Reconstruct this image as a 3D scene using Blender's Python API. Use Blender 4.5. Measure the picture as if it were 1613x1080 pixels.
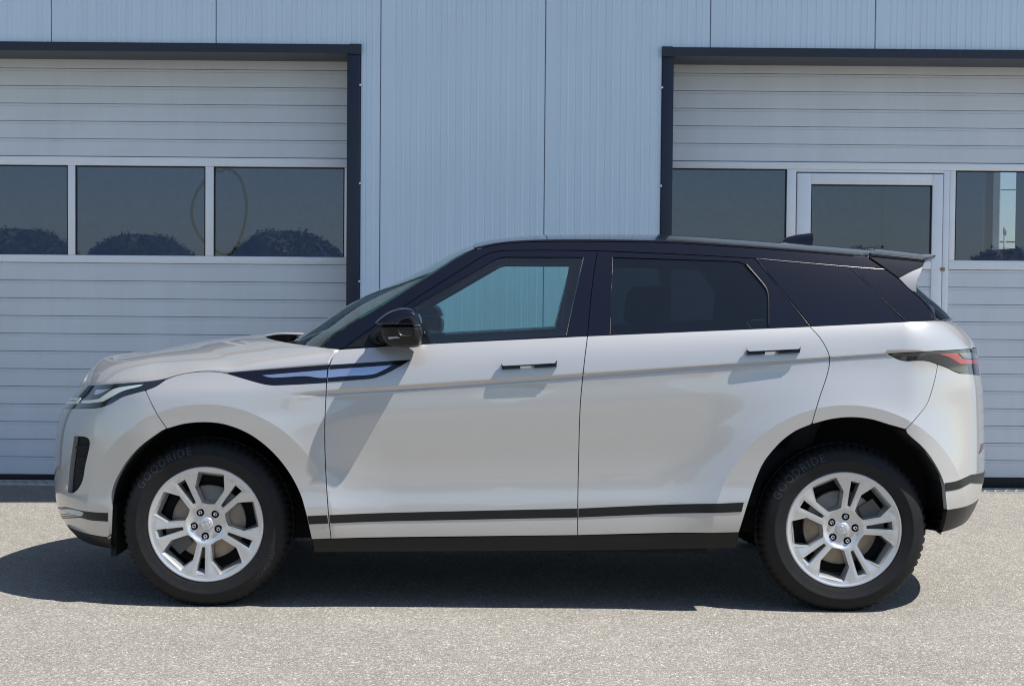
import bpy, bmesh, math, random
import numpy as np
from mathutils import Vector, Matrix
from mathutils.geometry import delaunay_2d_cdt

for o in list(bpy.data.objects):
    bpy.data.objects.remove(o)
scene = bpy.context.scene
C = scene.collection
R = math.radians

# ------------------------------------------------------------------ camera
FPX, PW, PH = 2400.0, 1613.0, 1080.0
CAM_H, PITCH, ROLL = 1.336, math.atan(80 / 2400.0), 0.0085
_f = np.array([0, math.cos(PITCH), -math.sin(PITCH)])
_r0 = np.array([1.0, 0, 0]); _u0 = np.array([0, math.sin(PITCH), math.cos(PITCH)])
_r = _r0 * math.cos(ROLL) + _u0 * math.sin(ROLL)
_u = _u0 * math.cos(ROLL) - _r0 * math.sin(ROLL)
camd = bpy.data.cameras.new('camera')
cam = bpy.data.objects.new('camera', camd); C.objects.link(cam)
cam.matrix_world = Matrix(((_r[0], _u[0], -_f[0], 0), (_r[1], _u[1], -_f[1], 0), (_r[2], _u[2], -_f[2], CAM_H), (0, 0, 0, 1)))
camd.sensor_fit = 'HORIZONTAL'; camd.sensor_width = 36.0
camd.lens = 36.0 * FPX / PW
camd.clip_start = 0.1; camd.clip_end = 4000
scene.camera = cam

# ------------------------------------------------------------------ sky, sun, exposure
SUN_TRAVEL = Vector((-0.55, 0.22, -1.0)).normalized()
to_sun = -SUN_TRAVEL
world = bpy.data.worlds.new('World'); scene.world = world
world.use_nodes = True
nt = world.node_tree
sky = nt.nodes.new('ShaderNodeTexSky'); sky.sky_type = 'NISHITA'; sky.sun_disc = False
sky.sun_elevation = math.asin(to_sun.z)
sky.sun_rotation = math.atan2(to_sun.x, to_sun.y)
sky.air_density = 1.0; sky.dust_density = 0.6; sky.ozone_density = 1.6; sky.altitude = 400
bg = nt.nodes['Background']; bg.inputs['Strength'].default_value = 0.095
nt.links.new(sky.outputs[0], bg.inputs['Color'])
sund = bpy.data.lights.new('sun', 'SUN'); sund.energy = 5.0; sund.angle = R(0.53); sund.color = (1.0, 0.955, 0.89)
sun = bpy.data.objects.new('sun', sund); C.objects.link(sun)
sun.rotation_euler = SUN_TRAVEL.to_track_quat('-Z', 'Y').to_euler()
vs = scene.view_settings
vs.view_transform = 'Standard'; vs.look = 'None'; vs.exposure = 0.68; vs.gamma = 1.0; vs.use_curve_mapping = False
scene.cycles.filter_width = 1.1; scene.cycles.max_bounces = 10; scene.cycles.transparent_max_bounces = 16

# ------------------------------------------------------------------ survey: photo point + depth -> world
def ray(px, py):
    px = np.asarray(px, float); py = np.asarray(py, float)
    d = _f[None] + _r[None] * ((px - PW / 2) / FPX).reshape(-1, 1) + _u[None] * ((PH / 2 - py) / FPX).reshape(-1, 1)
    return d / d[:, 1:2]
def at(px, py, D):
    p = ray([px], [py])[0] * D
    return np.array([p[0], D, p[2] + CAM_H])
def project(P):
    Q = P - np.array([0, 0, CAM_H]); w = Q @ _f
    return np.stack([PW / 2 + FPX * (Q @ _r) / w, PH / 2 - FPX * (Q @ _u) / w], 1)

# ------------------------------------------------------------------ materials
def new_mat(name):
    m = bpy.data.materials.new(name); m.use_nodes = True
    return m, m.node_tree, m.node_tree.nodes['Principled BSDF']
def pmat(name, col, rough=0.5, metal=0.0, coat=0.0, coat_r=0.03, spec=0.5, var=0.06, vscale=8.0, bump=0.0, bscale=200.0, emis=None):
    m, t, b = new_mat(name)
    b.inputs['Roughness'].default_value = rough; b.inputs['Metallic'].default_value = metal
    b.inputs['Coat Weight'].default_value = coat; b.inputs['Coat Roughness'].default_value = coat_r
    b.inputs['Specular IOR Level'].default_value = spec
    tc = t.nodes.new('ShaderNodeTexCoord')
    n = t.nodes.new('ShaderNodeTexNoise'); n.inputs['Scale'].default_value = vscale; n.inputs['Detail'].default_value = 5
    t.links.new(tc.outputs['Object'], n.inputs['Vector'])
    mr = t.nodes.new('ShaderNodeMapRange')
    mr.inputs[1].default_value = 0.3; mr.inputs[2].default_value = 0.7
    mr.inputs[3].default_value = 1 - var; mr.inputs[4].default_value = 1 + var
    t.links.new(n.outputs['Fac'], mr.inputs[0])
    mx = t.nodes.new('ShaderNodeVectorMath'); mx.operation = 'SCALE'
    mx.inputs[0].default_value = col
    t.links.new(mr.outputs[0], mx.inputs['Scale']); t.links.new(mx.outputs[0], b.inputs['Base Color'])
    if bump > 0:
        n2 = t.nodes.new('ShaderNodeTexNoise'); n2.inputs['Scale'].default_value = bscale; n2.inputs['Detail'].default_value = 3
        t.links.new(tc.outputs['Object'], n2.inputs['Vector'])
        bp = t.nodes.new('ShaderNodeBump'); bp.inputs['Strength'].default_value = bump; bp.inputs['Distance'].default_value = 0.002
        t.links.new(n2.outputs['Fac'], bp.inputs['Height']); t.links.new(bp.outputs[0], b.inputs['Normal'])
    return m
def glass_mat(name, tint, ior=1.5, refl=(1, 1, 1), haze=0.0, haze_col=(0.5, 0.5, 0.5)):
    m, t, b = new_mat(name)
    t.nodes.remove(b)
    out = t.nodes['Material Output']
    tr = t.nodes.new('ShaderNodeBsdfTransparent'); tr.inputs[0].default_value = (*tint, 1)
    gl = t.nodes.new('ShaderNodeBsdfGlossy'); gl.inputs['Roughness'].default_value = 0.0; gl.inputs['Color'].default_value = (*refl, 1)
    fr = t.nodes.new('ShaderNodeFresnel')
    ge = t.nodes.new('ShaderNodeNewGeometry'); mi = t.nodes.new('ShaderNodeMapRange')
    mi.inputs[3].default_value = ior; mi.inputs[4].default_value = 1.0 / ior
    t.links.new(ge.outputs['Backfacing'], mi.inputs[0]); t.links.new(mi.outputs[0], fr.inputs['IOR'])
    mx = t.nodes.new('ShaderNodeMixShader')
    t.links.new(fr.outputs[0], mx.inputs[0]); t.links.new(tr.outputs[0], mx.inputs[1]); t.links.new(gl.outputs[0], mx.inputs[2])
    last = mx
    if haze > 0:
        df = t.nodes.new('ShaderNodeBsdfDiffuse'); df.inputs[0].default_value = (*haze_col, 1)  # diffuse veil; its blue on the panes stands in for sky reflection
        tc = t.nodes.new('ShaderNodeTexCoord'); n = t.nodes.new('ShaderNodeTexNoise'); n.inputs['Scale'].default_value = 3.0; n.inputs['Detail'].default_value = 6
        t.links.new(tc.outputs['Object'], n.inputs['Vector'])
        mr = t.nodes.new('ShaderNodeMapRange'); mr.inputs[3].default_value = haze * 0.6; mr.inputs[4].default_value = haze * 1.4
        t.links.new(n.outputs['Fac'], mr.inputs[0])
        m2 = t.nodes.new('ShaderNodeMixShader'); t.links.new(mr.outputs[0], m2.inputs[0])
        t.links.new(mx.outputs[0], m2.inputs[1]); t.links.new(df.outputs[0], m2.inputs[2]); last = m2
    t.links.new(last.outputs[0], out.inputs['Surface'])
    return m

def ground_mat():
    m, t, b = new_mat('asphalt')
    tc = t.nodes.new('ShaderNodeTexCoord')
    def noise(sc, det=4, rough=0.6):
        n = t.nodes.new('ShaderNodeTexNoise'); n.inputs['Scale'].default_value = sc; n.inputs['Detail'].default_value = det; n.inputs['Roughness'].default_value = rough
        t.links.new(tc.outputs['Object'], n.inputs['Vector']); return n
    big = noise(0.55, 5); mid = noise(7, 4)
    vor = t.nodes.new('ShaderNodeTexVoronoi'); vor.inputs['Scale'].default_value = 150
    t.links.new(tc.outputs['Object'], vor.inputs['Vector'])
    cr = t.nodes.new('ShaderNodeValToRGB')
    e = cr.color_ramp.elements
    e[0].position = 0.0; e[0].color = (0.16, 0.149, 0.130, 1)
    e[1].position = 1.0; e[1].color = (0.48, 0.455, 0.41, 1)
    for p, c in ((0.25, (0.204, 0.192, 0.171)), (0.6, (0.248, 0.234, 0.210)), (0.88, (0.292, 0.277, 0.250))):
        x = e.new(p); x.color = (*c, 1)
    sep = t.nodes.new('ShaderNodeSeparateColor'); t.links.new(vor.outputs['Color'], sep.inputs[0])
    t.links.new(sep.outputs[0], cr.inputs[0])
    mr = t.nodes.new('ShaderNodeMapRange'); mr.inputs[1].default_value = 0.3; mr.inputs[2].default_value = 0.7; mr.inputs[3].default_value = 0.84; mr.inputs[4].default_value = 1.12
    ad = t.nodes.new('ShaderNodeMath'); ad.operation = 'ADD'
    ml = t.nodes.new('ShaderNodeMath'); ml.operation = 'MULTIPLY'; ml.inputs[1].default_value = 0.5
    t.links.new(big.outputs['Fac'], ad.inputs[0]); t.links.new(mid.outputs['Fac'], ad.inputs[1]); t.links.new(ad.outputs[0], ml.inputs[0]); t.links.new(ml.outputs[0], mr.inputs[0])
    sc = t.nodes.new('ShaderNodeVectorMath'); sc.operation = 'SCALE'
    t.links.new(cr.outputs[0], sc.inputs[0]); t.links.new(mr.outputs[0], sc.inputs['Scale']); t.links.new(sc.outputs[0], b.inputs['Base Color'])
    b.inputs['Roughness'].default_value = 0.85; b.inputs['Specular IOR Level'].default_value = 0.3
    bp = t.nodes.new('ShaderNodeBump'); bp.inputs['Strength'].default_value = 0.9; bp.inputs['Distance'].default_value = 0.004
    v2 = t.nodes.new('ShaderNodeTexVoronoi'); v2.inputs['Scale'].default_value = 170
    t.links.new(tc.outputs['Object'], v2.inputs['Vector']); t.links.new(v2.outputs['Distance'], bp.inputs['Height']); t.links.new(bp.outputs[0], b.inputs['Normal'])
    return m

def paint_mat():
    m = pmat('silver_paint', (0.485, 0.48, 0.47), rough=0.36, metal=0.55, coat=1.0, coat_r=0.02, var=0.015, vscale=900)
    return m
M = {}
M['paint'] = paint_mat()
M['black_gloss'] = pmat('black_gloss', (0.0035, 0.004, 0.009), rough=0.25, coat=1.0, coat_r=0.008, spec=0.05, var=0.2, vscale=600)
M['black_satin'] = pmat('black_satin', (0.012, 0.012, 0.012), rough=0.45, bump=0.1, bscale=600)
M['trim_black'] = pmat('trim_black', (0.009, 0.009, 0.009), rough=0.36, spec=0.3, bump=0.05, bscale=900)
M['rubber'] = pmat('rubber', (0.0075, 0.0078, 0.0085), rough=0.6, spec=0.3, var=0.2, vscale=30, bump=0.15, bscale=500)
M['tyre_print'] = pmat('tyre_print', (0.03, 0.03, 0.032), rough=0.5)
M['liner'] = pmat('liner', (0.006, 0.006, 0.006), rough=0.9)
M['alloy'] = pmat('alloy', (0.56, 0.57, 0.58), rough=0.30, metal=0.65, coat=0.6, coat_r=0.05, var=0.03, vscale=60)
M['alloy_dark'] = pmat('alloy_dark', (0.10, 0.10, 0.10), rough=0.5, metal=0.5)
M['disc'] = pmat('brake_disc', (0.26, 0.22, 0.17), rough=0.4, metal=0.6, var=0.15, vscale=20)
M['fin'] = pmat('spoiler_fin_sheen', (0.16, 0.167, 0.18), rough=0.25, metal=0.9, coat=0.5)  # gloss black part; its sky reflection is put in as silver colour
M['reflector'] = pmat('reflector_dark', (0.09, 0.015, 0.018), rough=0.15, coat=1.0)
M['chrome'] = pmat('chrome', (0.75, 0.76, 0.78), rough=0.12, metal=1.0)
M['silver_insert'] = pmat('silver_insert', (0.50, 0.55, 0.66), rough=0.22, metal=0.9, coat=0.5)
M['seam_glint'] = pmat('seam_glint', (0.55, 0.53, 0.52), rough=0.25, metal=0.9)
M['drl'] = pmat('drl', (0.40, 0.47, 0.47), rough=0.2, coat=0.6)
M['lamp_dark'] = pmat('lamp_dark', (0.010, 0.013, 0.018), rough=0.15, coat=1.0)
M['lamp_red'] = pmat('lamp_red', (0.30, 0.05, 0.06), rough=0.2, coat=1.0)
M['lamp_clear'] = pmat('lamp_clear', (0.20, 0.24, 0.30), rough=0.15, metal=0.5, coat=1.0)
M['cabin'] = pmat('cabin_trim', (0.022, 0.024, 0.028), rough=0.6)
M['seat'] = pmat('seat_fabric', (0.022, 0.023, 0.026), rough=0.8)
M['headliner'] = pmat('headliner', (0.30, 0.30, 0.28), rough=0.9)
M['glass_front'] = glass_mat('glass_clear_tint', (0.68, 0.90, 0.86), ior=1.7, refl=(0.8, 0.9, 1.0), haze=0.012)
M['glass_screen'] = glass_mat('glass_windscreen', (0.68, 0.85, 0.80), ior=1.5, haze=0.01)
M['glass_dark'] = glass_mat('glass_privacy', (0.14, 0.18, 0.19), ior=1.6, haze=0.008, haze_col=(0.3, 0.35, 0.5))
M['mirror'] = pmat('mirror_glass', (0.85, 0.87, 0.88), rough=0.02, metal=1.0)
M['asphalt'] = ground_mat()
M['clad'] = pmat('wall_cladding', (0.60, 0.72, 0.83), rough=0.42, metal=0.15, var=0.025, vscale=1.3)
M['slat'] = pmat('door_slat', (0.64, 0.68, 0.725), rough=0.5, metal=0.1, var=0.03, vscale=2.2, bump=0.12, bscale=350)
def streaks(m, amt):
    # faint vertical run-off streaks on a facade material
    t = m.node_tree; b = t.nodes['Principled BSDF']; src = b.inputs['Base Color'].links[0].from_socket
    tc = t.nodes.new('ShaderNodeTexCoord'); mp = t.nodes.new('ShaderNodeMapping'); mp.inputs['Scale'].default_value = (9, 9, 0.35)
    n = t.nodes.new('ShaderNodeTexNoise'); n.inputs['Scale'].default_value = 1.0; n.inputs['Detail'].default_value = 7; n.inputs['Roughness'].default_value = 0.65
    t.links.new(tc.outputs['Object'], mp.inputs[0]); t.links.new(mp.outputs[0], n.inputs['Vector'])
    mr = t.nodes.new('ShaderNodeMapRange'); mr.inputs[1].default_value = 0.35; mr.inputs[2].default_value = 0.65; mr.inputs[3].default_value = 1 - amt; mr.inputs[4].default_value = 1 + amt * 0.5
    t.links.new(n.outputs['Fac'], mr.inputs[0])
    sc = t.nodes.new('ShaderNodeVectorMath'); sc.operation = 'SCALE'
    t.links.new(src, sc.inputs[0]); t.links.new(mr.outputs[0], sc.inputs['Scale']); t.links.new(sc.outputs[0], b.inputs['Base Color'])
streaks(M['clad'], 0.03); streaks(M['slat'], 0.03)
M['alu'] = pmat('door_frame_aluminium', (0.80, 0.82, 0.85), rough=0.4, metal=0.1, var=0.02)
M['anthracite'] = pmat('anthracite_frame', (0.012, 0.018, 0.036), rough=0.4, metal=0.1)
M['seal'] = pmat('door_seal', (0.010, 0.010, 0.014), rough=0.7)
M['dark_gap'] = pmat('dark_gap', (0.16, 0.17, 0.20), rough=0.8)
M['pane'] = glass_mat('door_pane', (0.62, 0.67, 0.74), ior=1.6, refl=(0.85, 0.93, 1.0), haze=0.03, haze_col=(0.36, 0.42, 0.52))
M['inside_wall'] = pmat('inside_wall', (0.55, 0.62, 0.72), rough=0.9)
M['inside_floor'] = pmat('inside_floor', (0.20, 0.20, 0.20), rough=0.7)
M['grate'] = pmat('galvanised_grate', (0.55, 0.55, 0.53), rough=0.45, metal=0.6, var=0.1, vscale=20)
M['leaf'] = pmat('leaf', (0.030, 0.050, 0.020), rough=0.6, var=0.4, vscale=5)
M['bark'] = pmat('bark', (0.08, 0.06, 0.045), rough=0.9)
M['concrete'] = pmat('concrete', (0.35, 0.34, 0.32), rough=0.9)
M['rust'] = pmat('rusty_hinge', (0.28, 0.20, 0.12), rough=0.7)

# ------------------------------------------------------------------ generic mesh helpers
def link(name, mesh, mat, parent=None):
    o = bpy.data.objects.new(name, mesh); C.objects.link(o)
    if mat is not None and not mesh.materials: mesh.materials.append(mat)
    if parent is not None: o.parent = parent
    return o
def from_arrays(name, V, F, mat, parent=None, smooth=False, normals=None):
    me = bpy.data.meshes.new(name)
    me.from_pydata([tuple(map(float, v)) for v in V], [], [tuple(int(i) for i in f) for f in F])
    if smooth or normals is not None:
        me.polygons.foreach_set('use_smooth', [True] * len(me.polygons))
    me.update()
    if normals is not None:
        me.normals_split_custom_set_from_vertices([tuple(map(float, n)) for n in normals])
    return link(name, me, mat, parent)
def tag(o, label=None, cat=None, group=None, kind=None):
    if label: o['label'] = label
    if cat: o['category'] = cat
    if group: o['group'] = group
    if kind: o['kind'] = kind
    return o
def empty(name, loc=(0, 0, 0)):
    o = bpy.data.objects.new(name, None); o.location = loc; C.objects.link(o); return o
BOXF = [(0, 3, 2, 1), (4, 5, 6, 7), (0, 1, 5, 4), (1, 2, 6, 5), (2, 3, 7, 6), (3, 0, 4, 7)]
def box(name, x0, x1, y0, y1, z0, z1, mat, parent=None, bevel=0.0, seg=2):
    V = [(x0, y0, z0), (x1, y0, z0), (x1, y1, z0), (x0, y1, z0), (x0, y0, z1), (x1, y0, z1), (x1, y1, z1), (x0, y1, z1)]
    o = from_arrays(name, V, BOXF, mat, parent)
    if bevel > 0: round_edges(o, bevel, seg)
    return o
def round_edges(o, w, seg=2):
    bm = bmesh.new(); bm.from_mesh(o.data)
    bmesh.ops.bevel(bm, geom=bm.edges[:], offset=w, segments=seg, affect='EDGES', profile=0.5)
    for f in bm.faces: f.smooth = True
    bm.to_mesh(o.data); bm.free()
def tube_arrays(P, r, n=8, closed=False):
    P = [Vector(p) for p in P]; V = []; F = []
    up = Vector((0, 0, 1)); prev = None
    N = len(P)
    rr = r if hasattr(r, '__len__') else [r] * N
    for i, p in enumerate(P):
        a = P[(i - 1) % N] if (i > 0 or closed) else P[0]; b = P[(i + 1) % N] if (i < N - 1 or closed) else P[-1]
        t = (b - a).normalized()
        if prev is None:
            s = t.cross(up) if abs(t.dot(up)) < 0.95 else t.cross(Vector((1, 0, 0)))
        else: s = prev - t * prev.dot(t)
        s.normalize(); prev = s; q = t.cross(s)
        for k in range(n):
            w = 2 * math.pi * k / n
            V.append(p + (s * math.cos(w) + q * math.sin(w)) * rr[i])
    m = N if closed else N - 1
    for i in range(m):
        for k in range(n):
            j = (i + 1) % N
            F.append((i * n + k, i * n + (k + 1) % n, j * n + (k + 1) % n, j * n + k))
    if not closed:
        F.append(tuple(range(n))[::-1]); F.append(tuple((N - 1) * n + k for k in range(n)))
    return V, F
def tube(name, P, r, mat, parent=None, n=8, closed=False):
    V, F = tube_arrays(P, r, n, closed)
    return from_arrays(name, V, F, mat, parent, smooth=True)
def pchip(xs, ys):
    xs = np.asarray(xs, float); ys = np.asarray(ys, float)
    h = np.diff(xs); d = np.diff(ys) / h
    m = np.zeros_like(xs)
    for i in range(1, len(xs) - 1):
        if d[i - 1] * d[i] > 0:
            w1 = 2 * h[i] + h[i - 1]; w2 = h[i] + 2 * h[i - 1]
            m[i] = (w1 + w2) / (w1 / d[i - 1] + w2 / d[i])
    m[0] = d[0]; m[-1] = d[-1]
    def f(x):
        x = np.asarray(x, float); xc = np.clip(x, xs[0], xs[-1])
        i = np.clip(np.searchsorted(xs, xc) - 1, 0, len(xs) - 2)
        t = (xc - xs[i]) / h[i]
        return ((2 * t**3 - 3 * t**2 + 1) * ys[i] + (t**3 - 2 * t**2 + t) * h[i] * m[i]
                + (-2 * t**3 + 3 * t**2) * ys[i + 1] + (t**3 - t**2) * h[i] * m[i + 1])
    return f
def spline(P, n=12):
    P = [np.array(p, float) for p in P]
    if len(P) < 3: return np.array(P)
    Q = [2 * P[0] - P[1]] + P + [2 * P[-1] - P[-2]]
    out = []
    for i in range(1, len(Q) - 2):
        p0, p1, p2, p3 = Q[i - 1], Q[i], Q[i + 1], Q[i + 2]
        # centripetal-ish tangents limited by segment length
        d = np.linalg.norm(p2 - p1)
        m1 = (p2 - p0); m2 = (p3 - p1)
        m1 = m1 / max(np.linalg.norm(m1), 1e-9) * d; m2 = m2 / max(np.linalg.norm(m2), 1e-9) * d
        for k in range(n):
            t = k / n
            out.append((2*t**3-3*t**2+1)*p1 + (t**3-2*t**2+t)*m1 + (-2*t**3+3*t**2)*p2 + (t**3-t**2)*m2)
    out.append(P[-1])
    return np.array(out)
def outline(*segs):
    pts = []
    for s in segs:
        for p in (spline(s) if len(s) > 2 else np.array(s, float)):
            if not pts or np.linalg.norm(pts[-1] - p) > 1e-4: pts.append(np.array(p, float))
    if len(pts) > 1 and np.linalg.norm(pts[0] - pts[-1]) < 1e-4: pts.pop()
    return np.array(pts)
def inside(pts, poly):
    x, y = pts[:, 0], pts[:, 1]; r = np.zeros(len(pts), bool)
    x0, y0 = poly[:, 0], poly[:, 1]; x1, y1 = np.roll(x0, -1), np.roll(y0, -1)
    for a, b, c, d in zip(x0, y0, x1, y1):
        if b == d: continue
        m = (b > y) != (d > y)
        r ^= m & (x < (c - a) * (y - b) / (d - b) + a)
    return r
def bdist(pts, poly):
    a = poly; b = np.roll(poly, -1, 0); d = b - a; l2 = (d**2).sum(1) + 1e-12
    best = np.full(len(pts), 1e9)
    for i in range(len(a)):
        t = np.clip(((pts - a[i]) @ d[i]) / l2[i], 0, 1)
        q = a[i] + t[:, None] * d[i]
        best = np.minimum(best, np.hypot(*(pts - q).T))
    return best
def area2(p):
    x, y = p[:, 0], p[:, 1]
    return 0.5 * np.sum(x * np.roll(y, -1) - np.roll(x, -1) * y)
def resample(poly, h):
    out = []
    for a, b in zip(poly, np.roll(poly, -1, 0)):
        n = max(1, int(math.ceil(np.linalg.norm(b - a) / h)))
        for k in range(n): out.append(a + (b - a) * k / n)
    # drop near duplicates
    res = [out[0]]
    for p in out[1:]:
        if np.linalg.norm(p - res[-1]) > h * 0.25: res.append(p)
    if len(res) > 3 and np.linalg.norm(res[0] - res[-1]) < h * 0.25: res.pop()
    return np.array(res)
def inset(poly, d):
    if d == 0: return poly
    s = 1 if area2(poly) > 0 else -1
    a = np.roll(poly, 1, 0); b = np.roll(poly, -1, 0)
    e1 = poly - a; e2 = b - poly
    e1 /= (np.linalg.norm(e1, axis=1, keepdims=True) + 1e-12); e2 /= (np.linalg.norm(e2, axis=1, keepdims=True) + 1e-12)
    n1 = np.stack([-e1[:, 1], e1[:, 0]], 1) * s; n2 = np.stack([-e2[:, 1], e2[:, 0]], 1) * s
    n = n1 + n2; ln = np.linalg.norm(n, axis=1, keepdims=True) + 1e-9
    n = n / ln; c = np.clip((n * n1).sum(1, keepdims=True), 0.4, 1)
    return poly + n * d / c
def triangulate(poly, holes, grid, rows=None, edge=None):
    edge = edge or grid * 0.6
    P = resample(poly, edge); H = [resample(h, edge) for h in holes]
    lo, hi = P.min(0), P.max(0)
    gx = np.arange(lo[0], hi[0] + grid, grid); gz = np.arange(lo[1], hi[1] + grid, grid)
    G = np.array([(x + (0.5 * grid if k % 2 else 0), z) for k, z in enumerate(gz) for x in gx])
    if rows is not None:
        ex = np.concatenate([r for r in rows]); keep = np.ones(len(G), bool)
        ex = ex[(ex[:, 0] > lo[0]) & (ex[:, 0] < hi[0]) & (ex[:, 1] > lo[1]) & (ex[:, 1] < hi[1])]
        for i in range(0, len(G), 400):
            d = np.hypot(G[i:i+400, None, 0] - ex[None, :, 0], G[i:i+400, None, 1] - ex[None, :, 1]) if len(ex) else np.ones((1, 1))
            keep[i:i+400] = d.min(1) > 0.008
        G = np.concatenate([G[keep], ex])
    def ok(Q, m):
        k = inside(Q, P)
        for h in H: k &= ~inside(Q, h)
        Q = Q[k]
        if len(Q) == 0: return Q
        k = bdist(Q, P) > m
        for h in H: k &= bdist(Q, h) > m
        return Q[k]
    G = ok(G, edge * 0.45)
    allp = [P] + H
    verts = []; edges = []
    for L in allp:
        b = len(verts); n = len(L)
        verts += [tuple(p) for p in L]; edges += [(b + i, b + (i + 1) % n) for i in range(n)]
    verts += [tuple(p) for p in G]
    r = delaunay_2d_cdt([Vector(v) for v in verts], edges, [], 0, 1e-6)
    V2 = np.array([tuple(v) for v in r[0]]); T = np.array([tuple(f) for f in r[2] if len(f) == 3])
    cen = V2[T].mean(1); k = inside(cen, P)
    for h in H: k &= ~inside(cen, h)
    T = T[k]
    a = V2[T]; ar = (a[:, 1, 0]-a[:, 0, 0])*(a[:, 2, 1]-a[:, 0, 1])-(a[:, 1, 1]-a[:, 0, 1])*(a[:, 2, 0]-a[:, 0, 0])
    T = T[np.abs(ar) > 1e-10]; ar = ar[np.abs(ar) > 1e-10]
    T[ar < 0] = T[ar < 0][:, ::-1]
    used = np.unique(T); mp = -np.ones(len(V2), int); mp[used] = np.arange(len(used))
    return V2[used], mp[T]
def border_edges(T):
    d = {}
    for t in T:
        for i in range(3):
            a, b = int(t[i]), int(t[(i + 1) % 3]); d[(a, b)] = 1
    return [e for e in d if (e[1], e[0]) not in d]
def sheet_mesh(pos, nrm, T, uv2, thick, back, sgn, edge_uv=None):
    """pos/nrm outward; adds a folded edge of depth thick; T counter-clockwise in (u,z) seen from -y"""
    V = list(pos); N = list(nrm); F = [tuple(t) for t in T]
    if thick > 0:
        E = border_edges(T); m = {}
        for a, b in E:
            for i in (a, b):
                if i not in m:
                    m[i] = (len(V), len(V) + 1); V.append(pos[i]); V.append(pos[i] - nrm[i] * thick); N.append(None); N.append(None)
        acc = {}
        for a, b in E:
            d = pos[b] - pos[a]; n = np.cross(d, nrm[a]); n = n / (np.linalg.norm(n) + 1e-12)
            for i in (a, b): acc[i] = acc.get(i, 0) + n
            F.append((m[b][0], m[a][0], m[a][1], m[b][1]))
        for i in m:
            n = acc[i] / (np.linalg.norm(acc[i]) + 1e-9); N[m[i][0]] = n; N[m[i][1]] = n
    if back:
        b0 = len(V)
        for p, n in zip(pos, nrm): V.append(p - n * thick); N.append(-n)
        F += [(b0 + t[2], b0 + t[1], b0 + t[0]) for t in T]
    V = np.array(V); N = np.array(N)
    return V, F, N

# ================================================================== setting
YC = 7.29            # car centre line
me = bpy.data.meshes.new('ground')
g = 900
gv = [(-g, -g, 0), (g, -g, 0), (g, g, 0), (-g, g, 0)]
ground = from_arrays('ground', gv, [(0, 1, 2, 3)], M['asphalt']); tag(ground, kind='structure')

# ================================================================== building
DW, DD = 10.18, 10.56          # facade face, door face
bld = empty('industrial_building', (0, DW, 0))
tag(bld, 'pale blue-grey metal-clad hall with two sectional garage doors in dark frames', 'building')
def bx(name, x0, x1, y0, y1, z0, z1, mat, parent=bld, bevel=0.0):
    return box(name, x0, x1, y0 - DW, y1 - DW, z0, z1, mat, parent, bevel)
def X(px, D): return (px - PW / 2) / FPX * D
def Zp(px, py, D): return at(px, py, D)[2]
JL0, JL1 = X(545, DW), X(565.5, DW)        # jamb of the first door
JR0, JR1 = X(1038.5, DW), X(1056, DW)
HZ = Zp(300, 68, DW - 0.02) - 0.006                                  # top of door openings (outer)
DL0, DR1 = -5.35, 5.6                       # outer ends of the openings
WALL_T = 6.2
pw = X(855, DW) - X(597, DW)
x_ref = X(597, DW)
def clad_panel(x0, x1, z0, z1):
    # vertical micro-ribbed sandwich panel: extruded profile
    prof = [(x0 + 0.0025, 0.035), (x0 + 0.0025, 0.004), (x0 + 0.006, 0.0)]
    k0 = math.ceil((x0 + 0.02 - x_ref) / (pw / 11) - 1e-6)
    x = x_ref + k0 * pw / 11
    while x < x1 - 0.02:
        if x > x0 + 0.02:
            prof += [(x - 0.006, 0.0), (x - 0.002, 0.0032), (x + 0.002, 0.0032), (x + 0.006, 0.0)]
            xm = x + pw / 22
            if xm < x1 - 0.02:
                prof += [(xm - 0.008, 0.0), (xm - 0.004, -0.0022), (xm + 0.004, -0.0022), (xm + 0.008, 0.0)]
        x += pw / 11
    prof += [(x1 - 0.006, 0.0), (x1 - 0.0025, 0.004), (x1 - 0.0025, 0.035)]
    V = [(a, b, z) for z in (z0, z1) for a, b in prof]; n = len(prof)
    F = [(i, i + 1, n + i + 1, n + i) for i in range(n - 1)]
    F += [tuple(range(n))[::-1], tuple(range(n, 2 * n))]
    return from_arrays('wall_panel', V, F, M['clad'], bld)
xs = [x_ref + k * pw for k in range(-34, 8)]
for a, b in zip(xs[:-1], xs[1:]):
    lo = 0.02
    for (o0, o1) in ((DL0, JL1), (JR0, DR1)):
        pass
    # pieces beside / above the openings
    segs = []
    def add(x0, x1, z0):
        if x1 - x0 > 0.012: segs.append((x0, x1, z0))
    cuts = sorted(set([a, b] + [c for c in (DL0, JL1, JR0, DR1) if a < c < b]))
    for c0, c1 in zip(cuts[:-1], cuts[1:]):
        m = (c0 + c1) / 2
        over = DL0 < m < JL1 or JR0 < m < DR1
        add(c0, c1, HZ if over else lo)
    if len(segs) == 1:
        clad_panel(*segs[0][:2], segs[0][2], WALL_T)
    else:
        # L-shaped panel: upper full width, lower remainder
        clad_panel(a, b, HZ, WALL_T)
        for s in segs:
            if s[2] == lo: clad_panel(s[0], s[1], lo, HZ)
WX0, WX1 = xs[0], xs[-1]
bx('wall_core', WX0, DL0, DW + 0.036, DW + 0.3, 0, WALL_T, M['inside_wall'])
bx('wall_core', DL0, JL1, DW + 0.036, DW + 0.3, HZ - 0.004, WALL_T, M['inside_wall'])
bx('wall_core', JL1, JR0, DW + 0.036, DW + 0.3, 0, WALL_T, M['inside_wall'])
bx('wall_core', JR0, DR1, DW + 0.036, DW + 0.3, HZ - 0.004, WALL_T, M['inside_wall'])
bx('wall_core', DR1, WX1, DW + 0.036, DW + 0.3, 0, WALL_T, M['inside_wall'])
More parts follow.
